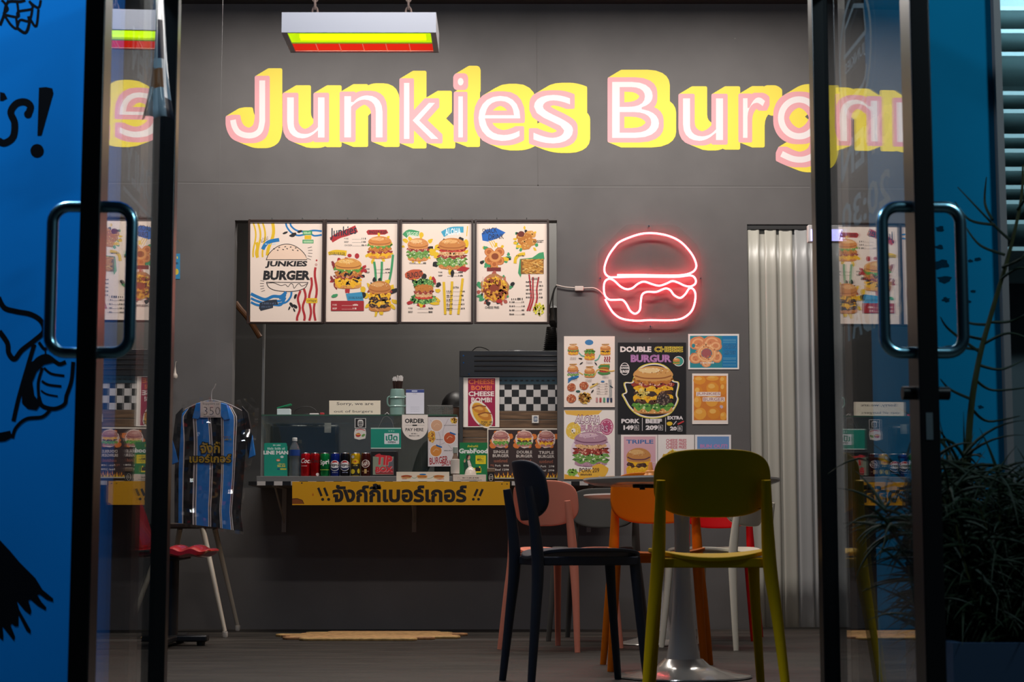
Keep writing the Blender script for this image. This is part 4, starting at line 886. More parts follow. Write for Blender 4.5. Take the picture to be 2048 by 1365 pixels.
for x, y in ((1160, 445), (1265, 430), (1350, 450), (1150, 540), (1265, 510), (1352, 515), (1145, 620), (1260, 610), (1350, 625), (1165, 715), (1275, 712), (1352, 735)):
    rx = min(54, x-1114, 1378-x) if x in (1350, 1352, 1150, 1145) else 50; ry = min(48, y-410, 768-y); a.ell(x, y, rx, ry, random.choice(('#e8982f', '#e08c28', '#eda53c')), 22, .03); a.ell(x-8, y-ry*.35, rx*.55, ry*.4, '#f3b95a', 14, .06)
a.ell(1338, 658, 14, 14, '#cdb6c0', 8, .2)
a.rect(1134, 540, 1330, 574, '#f0dcd0'); a.rect(1186, 582, 1364, 616, '#f0dcd0'); a.text('JUNKIES', 1138, 544, 1326, 570, '#b07a78', .01); a.text('BURGER', 1192, 586, 1360, 612, '#b07a78', .01)
poster('portrait poster filled with round orange buns, at the right of the black poster', a)
a = crop4(); a.sheet(530, 884, 822, 1300, .002, '#f0e2de'); a.rect(552, 898, 808, 1290, '#d9a9b4'); a.text('TRIPLE', 572, 924, 790, 956, '#3f6fa8', .025)
a.burger(672, 1095, 215, 210, ['bun', 'chs', 'meat', 'chs', 'meat'], '#c98a4a', '#e0b070', '#6a3a4a'); a.burger(672, 1230, 215, 120, ['chs', 'meat', 'heel'])
poster('pink poster with a blue heading and a stacked burger, low behind the front table', a)
a = crop4(); a.sheet(826, 884, 1118, 1300, .002, '#efe7e2')
for y in (918, 945, 972): a.text('CHEESE FRIES', 892, y, 1056, y+25, '#c4566a', .03)
a.ell(970, 1080, 110, 70, '#e8c82c', 30, .12); a.specks(970, 1080, 100, 60, 60, ('#f3dc5a', '#c99a1c'), 8, 16, 2); a.burger(970, 1160, 200, 120, ['chs', 'chk', 'heel'])
poster('white poster with three repeated pink-red headings, half hidden by the yellow chair', a)
a = crop4(); a.sheet(1124, 884, 1414, 1300, .002, '#ece6e6'); a.rect(1142, 898, 1398, 1290, '#6f95c9'); a.text('BUN OUT!', 1166, 960, 1384, 990, '#c884b8', .035); a.burger(1270, 1130, 210, 160, ['let', 'chk', 'bac', 'let'])
poster('light blue poster with a pink heading, rightmost of the low row', a)
# small blue card at the left of the room
a = Art(D-.003, 0, 380, 2.625); a.sheet(905, 335, 945, 468, .002, '#2f8ab8'); a.scrib(915, 350, 938, 362, '#e8d040'); a.scrib(915, 380, 938, 392, '#123a5a'); a.ell(926, 430, 12, 16, '#d9c040')
poster('small bright blue card on the wall beside the left glass door', a, None, 'wall_card', 'card')
# ------------------------------------------------------------------ counter
YC = 10.2; zct = at(700, 963, YC)[1]; zcb = at(700, 971.5, YC)[1]
cx0 = at(497, 965, YC)[0]; cx1 = at(1240, 965, YC)[0]
GRY = mat('grey_laminate', (.16, .158, .155), .45)
ct = thing('counter', 'long grey serving counter with a black and white checked front edge', 'counter', ((cx0+cx1)/2, YC, zcb))
b = box(BM(), cx0, cx1, YC+.004, D-.001, zcb, zct); box(b, max(cx0, o0+.003), o1-.003, D-.001, D+.1, zcb, zct); obj('worktop', b, GRY, ct)
b = BM(); n = int((cx1-cx0)/.048)
for k in range(n): box(b, cx0+k*.048, cx0+(k+1)*.048, YC, YC+.004, zcb, zct-.001, k % 2)
obj('checked_edge', b, [mat('edge_black', (.012, .012, .012), .4), mat('edge_white', (.6, .57, .54), .4)], ct)
for px in (560, 825, 1180):
    x = at(px, 1000, 10.5)[0]; b = BM(); box(b, x-.013, x+.013, YC+.05, D, zcb-.006, zcb); box(b, x-.013, x+.013, D-.006, D, zcb-.26, zcb-.006); prism(b, [(x-.002, 0), (x+.002, 0), (x+.002, .01), (x-.002, .01)], 0, .001) if False else None
    tube(b, [(x, YC+.07, zcb-.006), (x, D-.006, zcb-.20)], .006, 8); obj('bracket', b, mat('grey_bracket', (.32, .30, .28), .5), ct)
a = Art(YC-.012, 470, 940, 3.593); YS = mat('yellow_sign_paint', '#e3a60a', .5)
a.sheet(411, 86, 1975, 255, .011, YS)
a.poly([(411, 207), (440, 205), (480, 215), (497, 246), (411, 247)], '#8a4a12'); a.line([(411, 210), (450, 208), (485, 222), (495, 246)], 5, '#4a2408'); a.ell(560, 180, 5, 10, '#c4660c'); a.ell(480, 96, 6, 5, K); a.ell(1918, 103, 5, 4, K); a.ell(1955, 103, 5, 4, K); a.poly([(1945, 253), (1974, 235), (1974, 254)], '#6a3a10')
a.text('จังก์กี้เบอร์เกอร์', 700, 100, 1665, 236, K, .038, base=.04)
for x in (612, 655): a.line([(x-14, 130), (x+10, 190)], 17, K); a.ell(x+18, 214, 11, 11, K)
for x in (1725, 1762): a.line([(x+18, 140), (x-4, 190)], 17, K); a.ell(x-12, 213, 10, 10, K)
tag(a.build('hanging_sign'), 'long yellow painted sign with black brush lettering fixed to the counter front', 'sign')
# ------------------------------------------------------------------ glass display case
YG = 10.42; zcase = at(700, 830, YG)[1]; gx0 = at(522, 900, YG)[0]; gx1 = at(914, 900, YG)[0]; zpl = at(700, 953, 10.25)[1]
dc = thing('display_case', 'glass display case standing on the counter behind the drinks cans', 'display case', ((gx0+gx1)/2, YG, zct))
tag(obj('display_plinth', box(BM(), gx0, gx1, 10.25, D-.02, zct, zpl), GRY, bevel=.002), 'low grey plinth under the drinks cans and the glass display case', 'plinth')
GC = clear('case_glass', (.97, .985, .97), .01, 1.45, .03, (.3, .4, .33)); GE = mat('green_glass_edge', (.05, .11, .075), .15)
for nm, q in (('front_glass', (gx0, gx1, YG, YG+.005, zpl, zcase-.006)), ('side_glass', (gx0, gx0+.005, YG+.005, D-.03, zpl, zcase-.006)), ('side_glass', (gx1-.005, gx1, YG+.005, D-.03, zpl, zcase-.006)), ('top_glass', (gx0, gx1, YG, D-.03, zcase-.006, zcase))): obj(nm, box(BM(), *q), GC, dc)
b = BM(); box(b, gx0, gx1, YG-.003, YG, zcase-.007, zcase+.001); obj('edge_trim', b, GE, dc)
obj('inner_shelf', box(BM(), gx0+.006, gx1-.006, YG+.05, D-.05, zcase-.048, zcase-.044), GC, dc)
ap = thing('appliance', 'black rounded appliance standing inside the glass display case', 'appliance', (at(608, 900, 10.52)[0], 10.52, zpl)); MB_ = mat('black_gloss_plastic', (.012, .013, .02), .22)
b = BM(); pbox(b, 540, 848, 676, 953.5, 10.5, .13); o = obj('body', b, MB_, ap, bevel=.02); b = BM(); pbox(b, 649, 847, 662, 866, 10.498, .002); obj('label', b, pm('#9a9894'), ap)
# drinks cans
YCN = 10.31
def can(label, px, col, art, top='#b9bcc0', met=.55):
    x = at(px, 953, YCN)[0]; r = thing('drinks_can', label, 'can', (x, YCN, zpl), 'row of drinks cans'); rad = .0278; H = .134
    obj('body', lathe(BM(), [(.020, 0), (.0235, .001), (rad, .008), (rad, H-.016), (.0245, H-.004)], (0, 0, 0), 36), mat('can_'+label.split()[0]+label.split()[1], col, .25, met), r, world=False)
    obj('rim', lathe(BM(), [(.0245, H-.004), (.0253, H-.001), (.0245, H), (.022, H-.003), (0, H-.003)], (0, 0, 0), 28), mat('can_aluminium', (.62, .63, .64), .25, 1), r, world=False)
    b = BM(); tube(b, [(-.006, -.002, H+.0005), (.006, -.002, H+.0005)], .004, 8, flat=.35); obj('pull_tab', b, mat('can_aluminium', '#ffffff'), r, world=False)
    s = .00279
    def fn(u, v, d):
        X = max(-rad*.995, min(rad*.995, u*s)); q = rad+.0002+d; return (X, -math.sqrt(max(0, q*q-X*X)), (48-v)*s)
    a = Art(fn=fn, step=1.3e-5); a.bend = (-9.6, 9.6, 12); art(a); o = a.build('can_print', None); me = o.data
    for i, v in enumerate(me.vertices): v.co = a.V[i]
    o.location = (0, 0, 0); o.parent = r
def c_coke(a): a.text('Coca', -9, 11, 13, 21, '#f4f0ee', .02, shear=.3); a.rect(-8, 26, 4, 27.2, '#e6b0b0')
def c_zero(a): a.text('Coca', -8, 12, 12, 20, '#2a0a0c', .02, shear=.3); a.ell(6, 44, 3.2, 3.2, '#d8c4c4')
def c_sprite(a): a.text('Sprite', -10, 13, 20, 26, '#f4f6f2', .03, rot=-.1); a.rect(-9, 34, 9, 35, '#c8d850')
def globe(a):
    a.ell(0, 26, 10.2, 11, '#f0f0f2'); a.poly([(9.5*math.cos(R(t)), 26+10*math.sin(R(t))) for t in range(195, 346, 10)]+[(3, 19.5), (-3, 20)], '#c8202c'); a.poly([(9.5*math.cos(R(t)), 26+10*math.sin(R(t))) for t in range(15, 166, 10)]+[(-3, 31), (3, 30.5)], '#14224a')
    a.text('PEPSI', -8.6, 23, 8.6, 28, '#0d0f18', .04); a.scrib(-5, 39, 6, 41, '#8a93b4')
def c_lipton(a): a.rect(-9.5, 22, 9.5, 46, '#16150f'); a.ell(0, 18, 6.5, 5.5, '#e8b81a'); a.rect(-4.5, 16, 4.5, 19, '#c4342a'); a.scrib(-4, 24, 5, 27, '#e8d060'); a.ell(-5, 38, 4.5, 5, '#d8c02a'); a.ell(7, 37, 2.6, 5, '#d8c02a'); a.ell(-5, 8, 3.2, 3.2, '#c9c4b8')
def c_root(a): a.ell(0, 22, 8.6, 8, '#e8ded6', rot=-.4); a.ell(0, 22, 7.6, 7, '#5a1414', rot=-.4); a.text('A&W', -7.4, 18, 7.4, 26, '#f0e6dc', .03, rot=-.35); a.rect(-7, 37, 7, 37.8, '#b9a08a'); a.rect(-2.5, 33, 2.5, 42, '#c9a86a')
can('red cola can with white script, leftmost of the cans', 611, '#c4101c', c_coke)
can('all-red cola can with dark script, beside the green can', 630, '#a80c16', c_zero)
can('green soda can with white lettering', 649.5, '#0a8a44', c_sprite)
can('royal blue cola can with a red, white and blue globe', 670, '#122a86', globe)
can('black cola can with a red, white and blue globe', 690, '#12131a', globe)
can('yellow and black lemon tea can', 711, '#d9ae12', c_lipton)
can('brown root beer can with an oval badge, rightmost of the cans', 731.5, '#4a1712', c_root)
# water bottle
x = at(588.5, 953, YCN)[0]; wb = thing('water_bottle', 'clear plastic water bottle with a blue label, left of the cans', 'bottle', (x, YCN, zpl)); PET = clear('pet_plastic', (.95, .97, .97), .06, 1.4, .10, (.6, .66, .66))
obj('bottle', lathe(BM(), [(.018, 0), (.029, .004), (.031, .02), (.028, .035), (.031, .055), (.031, .08), (.027, .1), (.031, .112), (.031, .15), (.026, .17), (.013, .195), (.0125, .205)], (0, 0, 0), 28), PET, wb, world=False)
obj('label', lathe(BM(), [(.0316, .118), (.0316, .152)], (0, 0, 0), 28), mat('blue_bottle_label', '#1c3f86', .35), wb, world=False)
obj('cap', lathe(BM(), [(.0145, .203), (.0145, .219), (.012, .222), (0, .222)], (0, 0, 0), 20), mat('milky_cap', (.55, .57, .56), .35), wb, world=False)
# acrylic delivery sign
def stand(label, art, cat='sign', name='counter_sign', group=None): return tag(art.build(name), label, cat, group)
a = Art(10.30, 500, 740, 4.874); P0 = '#159a82'; a.sheet(138, 745, 364, 1036, .006, P0); a.rrect(138, 714, 360, 760, 14, P0); a.scrib(170, 758, 340, 780, '#bfe6dc'); a.scrib(225, 730, 300, 742, '#d8f0ea')
a.text('LINE MAN', 132, 790, 372, 826, '#f4f6f4', .05, base=.04); a.scrib(272, 915, 345, 925, '#f0e05a'); a.text('90.58', 265, 930, 345, 950, '#f0e05a', .03); a.rect(295, 962, 355, 976, '#e8d83a'); a.rect(265, 962, 290, 976, '#1c5a8a'); a.ell(275, 882, 20, 12, '#e8643a'); a.ell(275, 884, 14, 6, '#f2d8c4'); a.ell(312, 850, 16, 12, '#d8e6e2')
a.poly([(150, 920), (235, 920), (228, 1034), (158, 1034)], '#e6f2ee') if False else None
stand('green delivery sign board with white lettering, standing left of the water bottle', a)
# tip box
a = Art(10.305, 650, 790, 7.314); x0, z1 = at(742, 903, 10.305); x1, z0 = at(794, 953, 10.305)
tb = thing('tip_box', 'black tip box with red painted letters on a pale panel, right of the cans', 'box', ((x0+x1)/2, 10.35, zpl)); obj('box_body', box(BM(), x0, x1, 10.306, 10.40, zpl, z1), mat('black_card', (.008, .007, .007), .5), tb, bevel=.002)
a.rect(700, 905, 1005, 1172, '#8f9a86'); a.poly([(880, 910), (1004, 940), (1004, 1170), (900, 1165)], '#6a6a72'); a.poly([(730, 1100), (1000, 1080), (1000, 1168), (740, 1165)], '#9a3a3c')
for d, c in ((5, '#e8b0b0'), (0, '#d8303a')): a.text('TIP', 745+d, 885+d, 985+d, 1030+d, c, .05, rot=.08); a.text('BOX', 740+d, 1050+d, 990+d, 1130+d, c, .05, rot=-.03)
a.line([(730, 900), (760, 880), (800, 870), (815, 890)], 14, '#c83a44', 4); a.build('painted_panel', tb)
# signs on the glass of the case
a = Art(YG-.006, 650, 790, 7.314); a.sheet(435, 345, 598, 490, .001, '#d8d6d2'); a.rect(445, 352, 590, 482, K); a.rrect(478, 365, 560, 470, 30, '#d8d6d2'); a.rrect(486, 392, 552, 462, 16, K); a.text('JUNKIES', 484, 405, 556, 425, '#d8d6d2', .03); a.text('BURGER', 484, 432, 556, 452, '#d8d6d2', .03)
stand('black sticker with a round white burger emblem on the case glass', a, 'sticker', 'sticker')
a = Art(YG-.006, 650, 790, 7.314); P = [(425, 560), (440, 500), (590, 500), (602, 560), (590, 640), (500, 660), (430, 640)]; a.poly(P, '#ded8d0'); a.line([(455, 520), (520, 505), (585, 525)], 12, '#c8545a', 4); a.ell(485, 590, 40, 30, '#b83a34', 16, .1); a.ell(485, 580, 34, 8, '#e8c04a'); a.ell(560, 595, 30, 18, '#6a9a4a', 16, .1, -.6)
stand('pale round-edged sticker with a red burger below the black sticker', a, 'sticker', 'sticker')
a = Art(YG-.012, 650, 790, 7.314); a.sheet(670, 484, 1112, 790, .003, '#10907a'); a.rect(670, 484, 1112, 500, '#b9d6cc'); a.rect(670, 776, 1112, 790, '#c9dcd4'); a.rrect(868, 564, 1084, 722, 8, '#dfe6ea'); a.text('เปิด', 890, 582, 1060, 672, '#109078', .04, base=.03); a.text('OPEN', 918, 682, 1030, 708, '#1a2a2e', .03); a.scrib(930, 520, 1025, 540, '#9ad0c0')
op = thing('open_sign', 'green hanging open sign on a thread in front of the display case', 'sign', (at(771, 898, YG)[0], YG-.01, at(771, 898, YG)[1])); a.build('sign_board', op)
b = BM(); Q = [(lambda q: (q[0], YG-.008, q[1]))(at(650+x/7.314, 790+y/7.314, YG)) for x, y in ((780, 486), (850, 340), (905, 308), (975, 370), (1010, 486))]; tube(b, Q, .0009, 6); obj('thread', b, mat('grey_thread', (.25, .25, .24), .6), op)
b = BM(); x, z = at(774, 829.5, YG-.008); tube(b, [(x-.012, YG-.008, zcase+.001), (x, YG-.008, zcase+.012), (x+.012, YG-.008, zcase+.001)], .002, 6); obj('suction_hook', b, mat('clear_hook', (.5, .52, .5), .2), op)
a = Art(YG-.012, 650, 790, 7.314); P = [(1126, 292), (1504, 292), (1504, 470)]+[(1315+189*math.cos(R(t)), 470+192*math.sin(R(t))) for t in range(0, 181, 9)]
i = a.mi('#eee3da'); a.poly(P, '#eee3da'); bpts = len(P); base_ = len(a.V)-bpts; a.V += [a.fn(x, y, -.003) for x, y in P]; a.F.append(tuple(range(base_+2*bpts-1, base_+bpts-1, -1))); a.M.append(i)
for k in range(bpts): a.F.append((base_+k, base_+(k+1) % bpts, base_+bpts+(k+1) % bpts, base_+bpts+k)); a.M.append(i)
a.text('ORDER', 1168, 350, 1456, 416, '#1e1c1e', .04); a.text('PAY HERE', 1178, 488, 1440, 534, '#1e1c1e', .02); a.rect(1175, 446, 1455, 449, '#4a4644'); a.rrect(1278, 438, 1348, 458, 8, '#2a2624'); a.scrib(1262, 562, 1355, 578, '#4a4442'); a.scrib(1230, 592, 1385, 610, '#4a4442')
stand('white round-bottomed sign with dark ordering lettering on the case front', a)
a = Art(YG-.008, 780, 640, 3.592); a.sheet(273, 700, 488, 1054, .001, '#dcd2d4')
for p in ([(290, 720), (360, 840), (340, 1000)], [(420, 710), (380, 830), (470, 960)], [(280, 930), (400, 880), (480, 820)]): a.line(p, 5, '#c2b6bb', 5)
for x, y, c in ((335, 760, '#d9a886'), (428, 850, '#c4562c'), (330, 942, '#d98c3c')): a.ell(x, y, 46, 46, '#efe6e2'); a.ell(x, y, 41, 41, c); a.line([(x-20, y+8), (x, y-12), (x+20, y-4)], 4, '#e6c09c', 4)
a.ell(300, 840, 26, 44, '#e0a030', 18, .12); a.specks(298, 840, 20, 38, 16, ('#f0cc60', '#9a5a2a'), 4, 9); a.ell(458, 724, 26, 22, '#d9a02c', 18, .15); a.specks(458, 724, 20, 18, 14, ('#5a2a1a', '#f0d050'), 4, 8)
for x0, y0, x1, y1 in ((430, 810, 472, 826), (332, 902, 374, 918)): a.poly([(x0, y0-6), (x1, y0+10), (x1-2, y1+4), (x0-2, y1-10)], '#1a63a8')
for y in (758, 860, 940): a.scrib(388 if y != 860 else 330, y-2, 480 if y != 860 else 380, y+3, '#4a4042')
a.text('BURGER', 282, 985, 415, 1035, '#a8242c', .015, shear=.15, rot=-.12); a.text('SAUCE', 370, 1008, 468, 1048, '#a8242c', .015, shear=.15, rot=-.08)
stand('marble-patterned poster of round sauce dips, taped on the right end of the case', a, 'poster', 'poster')
# things standing on the case
a = Art(YG+.02, 650, 790, 7.314); i_ = '#efe4cd'; a.sheet(62, 85, 812, 306, .0015, i_); a.text('Sorry, we are', 170, 110, 708, 164, '#5a5552', .012); a.text('out of burgers', 130, 225, 700, 272, '#6a6560', .012)
stand('cream card with a handwritten style sold-out notice standing on the case', a, 'card', 'notice_card')
a = Art(YG+.06, 650, 790, 7.314); a.sheet(1184, -76, 1450, 280, .0015, '#dcdbe6'); a.rect(1184, -74, 1450, -30, '#3a4a8c'); a.rect(1270, -62, 1350, -44, '#c8cfe6'); a.scrib(1285, -18, 1350, -8, '#8a88a0')
for y in (178, 196, 214, 240): a.scrib(1250, y, 1385, y+5, '#b0aebc')
stand('white payment notice sheet with a blue header standing on the case', a, 'notice', 'payment_notice')
x = at(794, 830, YG+.08)[0]; vs = thing('utensil_holder', 'teal green ceramic pot holding dark straws on top of the case', 'holder', (x, YG+.10, zcase)); CER = mat('teal_ceramic', '#7fa097', .35, coat=.4); S = 2.88e-3
obj('pot', lathe(BM(), [(.036, 0), (.041, .004), (.044, .04), (.041, .085), (.043, .12), (.039, .155), (.036, .157), (.034, .10), (0, .1)], (0, 0, 0), 32, sx=1, sy=.9), CER, vs, world=False)
for dz in (.055, .105): obj('moulded_band', lathe(BM(), [(.0425, dz-.006), (.0465, dz), (.0425, dz+.006)], (0, 0, 0), 32, sy=.9), CER, vs, world=False)
b = BM()
for s in (-1, 1):
    tube(b, spline([(s*.042, 0, .115), (s*.056, 0, .105), (s*.056, 0, .07), (s*.043, 0, .055)], 5), .005, 8)
obj('handle', b, CER, vs, world=False)
for k in range(14):
    t = k*2.4; q = .006+.018*(k/14)**.5; b = BM(); tube(b, [(q*.8*math.cos(t), q*.8*math.sin(t), .11), (q*1.25*math.cos(t), q*1.25*math.sin(t), .205)], .0035, 7); s_ = obj('straw', b, mat('brown_straw', (.035, .016, .012), .4), vs, world=False)
    b = BM(); tube(b, [(q*1.25*math.cos(t), q*1.25*math.sin(t), .205), (q*1.35*math.cos(t), q*1.35*math.sin(t), .222+.008*(k % 3))], .004, 7); obj('wrapper_end', b, mat('pale_wrapper', (.6, .58, .56), .3), s_, world=False)
x0, z1 = at(554, 818, YG+.06); x1, z0 = at(580, 830, YG+.06); bx_ = thing('small_box', 'small pale box with an open green lid on the left end of the case', 'box', ((x0+x1)/2, YG+.09, zcase))
obj('box', box(BM(), x0, x1, YG+.06, YG+.12, zcase, z1), pm('#c4d2d2'), bx_, bevel=.002); b = BM(); prism(b, [(x0-.002, z1), (x1+.002, z1+.022), (x1+.004, z1+.030), (x0, z1+.008)], YG+.06, YG+.12); obj('lid', b, pm('#0f8a5a'), bx_, bevel=.001)
b = BM(); Q = [(lambda q: (q[0], YG+.08, max(zcase+.004, q[1])))(at(px, py, YG+.08)) for px, py in ((587, 830), (592, 820), (606, 814), (622, 815), (632, 822), (634, 830))]; tube(b, spline(Q, 6), .0022, 7)
o = obj('cable_loop', b, mat('black_cable', (.01, .01, .01), .5)); tag(o, 'loop of thin black cable on the case beside the small box', 'cable')
ad = thing('power_adapter', 'white and red plug adapter lying on the case left of the cream card', 'adapter', (at(632, 830, YG+.05)[0], YG+.06, zcase))
for px0, px1, py, c in ((608, 618, 828, '#1c1a1c'), (619, 637, 827, '#c9c4c0'), (640, 648, 826, '#b0242c')): b = BM(); pbox(b, px0, py, px1, 830.6, YG+.05, .025); obj('plug', b, pm(c), ad, bevel=.002)
x0, z1 = at(855, 812, 10.55); x1, z0 = at(905, 830, 10.55); bk = thing('basket', 'grey lattice plastic basket on the right end of the case', 'basket', ((x0+x1)/2, 10.58, zcase)); GB = mat('grey_basket', (.10, .10, .09), .5); b = BM(); zb_ = zcase+.001
for k in range(15):
    x = x0+(x1-x0)*k/14; box(b, x-.0012, x+.0012, 10.55, 10.553, zb_, z1); box(b, x-.0012, x+.0012, 10.637, 10.64, zb_, z1)
for k in range(7):
    z = zb_+(z1-zb_)*k/6; box(b, x0, x1, 10.5495, 10.5525, z-.0012, z+.0012); box(b, x0, x1, 10.6375, 10.6405, z-.0012, z+.0012); box(b, x0-.001, x0+.001, 10.55, 10.64, z-.0012, z+.0012); box(b, x1-.001, x1+.001, 10.55, 10.64, z-.0012, z+.0012)
obj('lattice', b, GB, bk); obj('bottom', box(BM(), x0, x1, 10.553, 10.637, zb_, zb_+.003), GB, bk); b = BM(); tube(b, [(x0, 10.55, z1), (x1, 10.55, z1), (x1, 10.64, z1), (x0, 10.64, z1)], .003, 6, closed=True); obj('rim', b, GB, bk)
# ------------------------------------------------------------------ things along the counter front
a = Art(10.225, 650, 790, 7.314); a.sheet(1045, 1128, 1818, 1272, .0015, '#efe6d4'); a.ell(1430, 1168, 52, 12, '#2a78b8')
for x, c in ((1190, '#b8542a'), (1420, '#d98a2c'), (1665, '#c9762c')): a.ell(x, 1195, 80, 18, c, 18, .1); a.ell(x, 1215, 76, 16, '#e0b070', 18, .1); a.line([(x-60, 1206), (x+60, 1206)], 7, '#8a3a24')
a.line([(1270, 1210), (1310, 1222), (1350, 1205)], 6, '#6fb09a', 3); a.line([(1500, 1230), (1560, 1215), (1600, 1190)], 6, '#6fb09a', 3); a.scrib(1130, 1222, 1200, 1238, '#c8787a'); a.scrib(1640, 1228, 1745, 1242, '#c4444a')
stand('white menu leaflet with small burgers propped on the counter edge above the yellow sign', a, 'leaflet', 'leaflet')
a = Art(10.30, 900, 840, 8.904); a.sheet(172, 408, 668, 1085, .004, '#0f7f46'); a.text('สั่งผ่านที่นี่', 310, 448, 500, 492, '#e8e040', .02); a.text('GrabFood', 160, 515, 668, 600, '#f0f4f0', .045, base=.03)
a.rrect(455, 635, 640, 790, 8, '#ecd81e'); a.text('80', 482, 690, 555, 732, '#1a1c1a', .03); a.scrib(490, 658, 600, 668, '#3a3a20'); a.scrib(560, 710, 600, 728, '#3a3a20'); a.scrib(510, 745, 600, 755, '#3a3a20'); a.rect(410, 860, 555, 945, '#ecd81e'); a.rect(450, 850, 545, 920, '#1c1a14'); a.poly([(515, 830), (542, 830), (542, 860), (520, 860)], '#ecd81e')
a.poly([(250, 800), (300, 720), (370, 725), (395, 850), (385, 960), (250, 950)], '#0d4a34'); a.poly([(308, 730), (350, 720), (385, 820), (380, 880), (340, 880)], '#e6dcd2'); a.poly([(265, 950), (330, 850), (390, 860), (460, 985), (255, 985)], '#e3c9b8'); a.ell(330, 668, 32, 46, '#d3a08a'); a.poly([(288, 700), (290, 640), (325, 620), (358, 640), (330, 645), (305, 720)], '#2a1c1a'); a.ell(262, 738, 16, 26, '#d3a08a', rot=.2); a.line([(262, 715), (268, 695)], 9, '#d3a08a'); a.poly([(240, 760), (285, 770), (290, 840), (245, 830)], '#0d4a34')
stand('green food delivery board with white lettering standing behind the white dome', a)
x = at(911, 945, 10.33)[0]; zz = zct; bo = thing('condiment_bottle', 'small bottle with a white label left of the green board', 'bottle', (x, 10.27, zct))
obj('bottle', lathe(BM(), [(.022, 0), (.025, .004), (.025, .09), (.022, .12), (.012, .15), (.011, .165)], (0, 0, 0), 24), clear('brown_tinted_bottle', (.6, .5, .42), .08, 1.4, .25, (.35, .25, .2)), bo, world=False)
obj('label', lathe(BM(), [(.0256, .045), (.0256, .125), (.0235, .127)], (0, 0, 0), 24), pm('#c9c2ba'), bo, world=False); obj('cap', lathe(BM(), [(.0135, .162), (.0135, .195), (.010, .198), (0, .198)], (0, 0, 0), 18), pm('#8f9a94'), bo, world=False)
a = Art(10.2155, 900, 840, 8.904); x0, z1 = at(906, 950, 10.216); x1, _ = at(972, 960, 10.216)
tb = thing('tissue_box', 'white low box with faint lettering in front of the green delivery board', 'box', ((x0+x1)/2, 10.24, zct)); obj('box', box(BM(), x0, x1, 10.216, 10.265, zct, z1), pm('#ddd3c8'), tb, bevel=.001)
a.scrib(225, 1025, 520, 1045, '#4a4240', .9); a.scrib(185, 1065, 560, 1080, '#8a807a'); a.ring(155, 1048, 20, 24, 4, '#c4b8ae'); a.build('box_print', tb)
x = at(941, 950, 10.28)[0]; dm = thing('dome_lid', 'glossy white dome standing in front of the green board', 'dome', (x, 10.283, zct)); obj('dome', lathe(BM(), [(.034, 0), (.035, .02), (.034, .045), (.028, .066), (.016, .080), (.006, .086), (.005, .094), (0, .096)], (0, 0, 0), 32), mat('glossy_cream', (.62, .55, .48), .15, coat=.5), dm, world=False)
obj('foot_ring', lathe(BM(), [(.037, 0), (.037, .006), (.034, .007)], (0, 0, 0), 32), mat('glossy_cream', '#fff'), dm, world=False)
x = at(982, 955, 10.23)[0]; jr = thing('small_jar', 'small black jar with a white emblem beside the dark menu board', 'jar', (x, 10.235, zct)); obj('jar', box(BM(), -.021, .021, -.018, .018, 0, .052), mat('black_card', '#000'), jr, world=False, bevel=.004); obj('lid', box(BM(), -.022, .022, -.019, .019, .052, .074), pm('#7a6552'), jr, world=False, bevel=.003)
a = Art(10.2162, 900, 840, 8.904); a.ring(730, 1030, 36, 60, 7, '#cfcac4'); a.scrib(700, 1005, 762, 1022, '#cfcac4'); a.scrib(698, 1032, 764, 1052, '#cfcac4'); a.build('emblem', jr)
# ------------------------------------------------------------------ kitchen stall seen through the hatch
YT = 10.83; stl = thing('kitchen_stall', 'dark kitchen stall with a ribbed canopy, checked band and plank front behind the hatch', 'stall', (at(1010, 960, YT)[0], YT, 0)); DKM = mat('dark_metal', (.055, .057, .06), .4, .3); X0 = at(919, 700, YT)[0]; X1 = X0+.78
z = lambda py: at(1000, py, YT)[1]
b = BM(); box(b, X0, X1, YT, YT+.45, z(755), z(702)); obj('canopy', b, DKM, stl, bevel=.004)
for k, py in enumerate((712, 722, 732, 742)):
    b = BM(); tube(b, [(X0+.09, YT-.001, z(py)), (X1, YT-.001, z(py))], .006, 8, flat=1); obj('rib', b, DKM, stl)
b = BM(); box(b, X0+.02, X1, YT-.004, YT+.02, z(769), z(755)); obj('slotted_rail', b, mat('blue_grey_rail', (.035, .07, .09), .4, .2), stl)
b = BM()
for k in range(16): x = X0+.24+.032*k; box(b, x, x+.016, YT-.006, YT-.004, z(763), z(760.5))
obj('rail_slots', b, mat('slot_black', (.006, .006, .006), .6), stl)
b = BM(); q = 14.6*2.99e-3; xs = at(1009, 790, YT)[0]
for r_ in range(-1, 3):
    zz1 = z(780)-q*(r_-0); zz0 = zz1-q
    if r_ == -1: zz1 = z(770)
    if r_ == 2: zz0 = z(822)
    for c_ in range(-6, 9):
        x = xs+c_*q
        if x < X0+.02 or x+q > X1: continue
        box(b, x, x+q, YT, YT+.012, min(zz0, zz1), max(zz0, zz1), (r_+c_) % 2)
obj('checked_band', b, [mat('check_white', (.55, .52, .5), .4), mat('check_black', (.012, .012, .012), .4)], stl)
WD = mat('stained_planks', (.13, .072, .035), .5, noise=.5, scale=5, stretch=(1.2, 1, 14))
b = BM(); zz = z(822)
while zz > z(975): box(b, X0+.02, X1, YT, YT+.015, zz-.052, zz-.002); zz -= .054
obj('plank_front', b, WD, stl, bevel=.002)
b = BM(); box(b, X0, X0+.022, YT-.02, YT+.45, 0, z(755)); box(b, X1-.02, X1, YT+.02, YT+.45, 0, z(755)); obj('post', b, DKM, stl)
for px, py in ((927, 712), (927, 726), (938, 749)): b = BM(); c_ = at(px, py, YT); tube(b, [(c_[0], YT-.004, c_[1]), (c_[0], YT, c_[1])], .005, 10); obj('bolt', b, STEEL, stl)
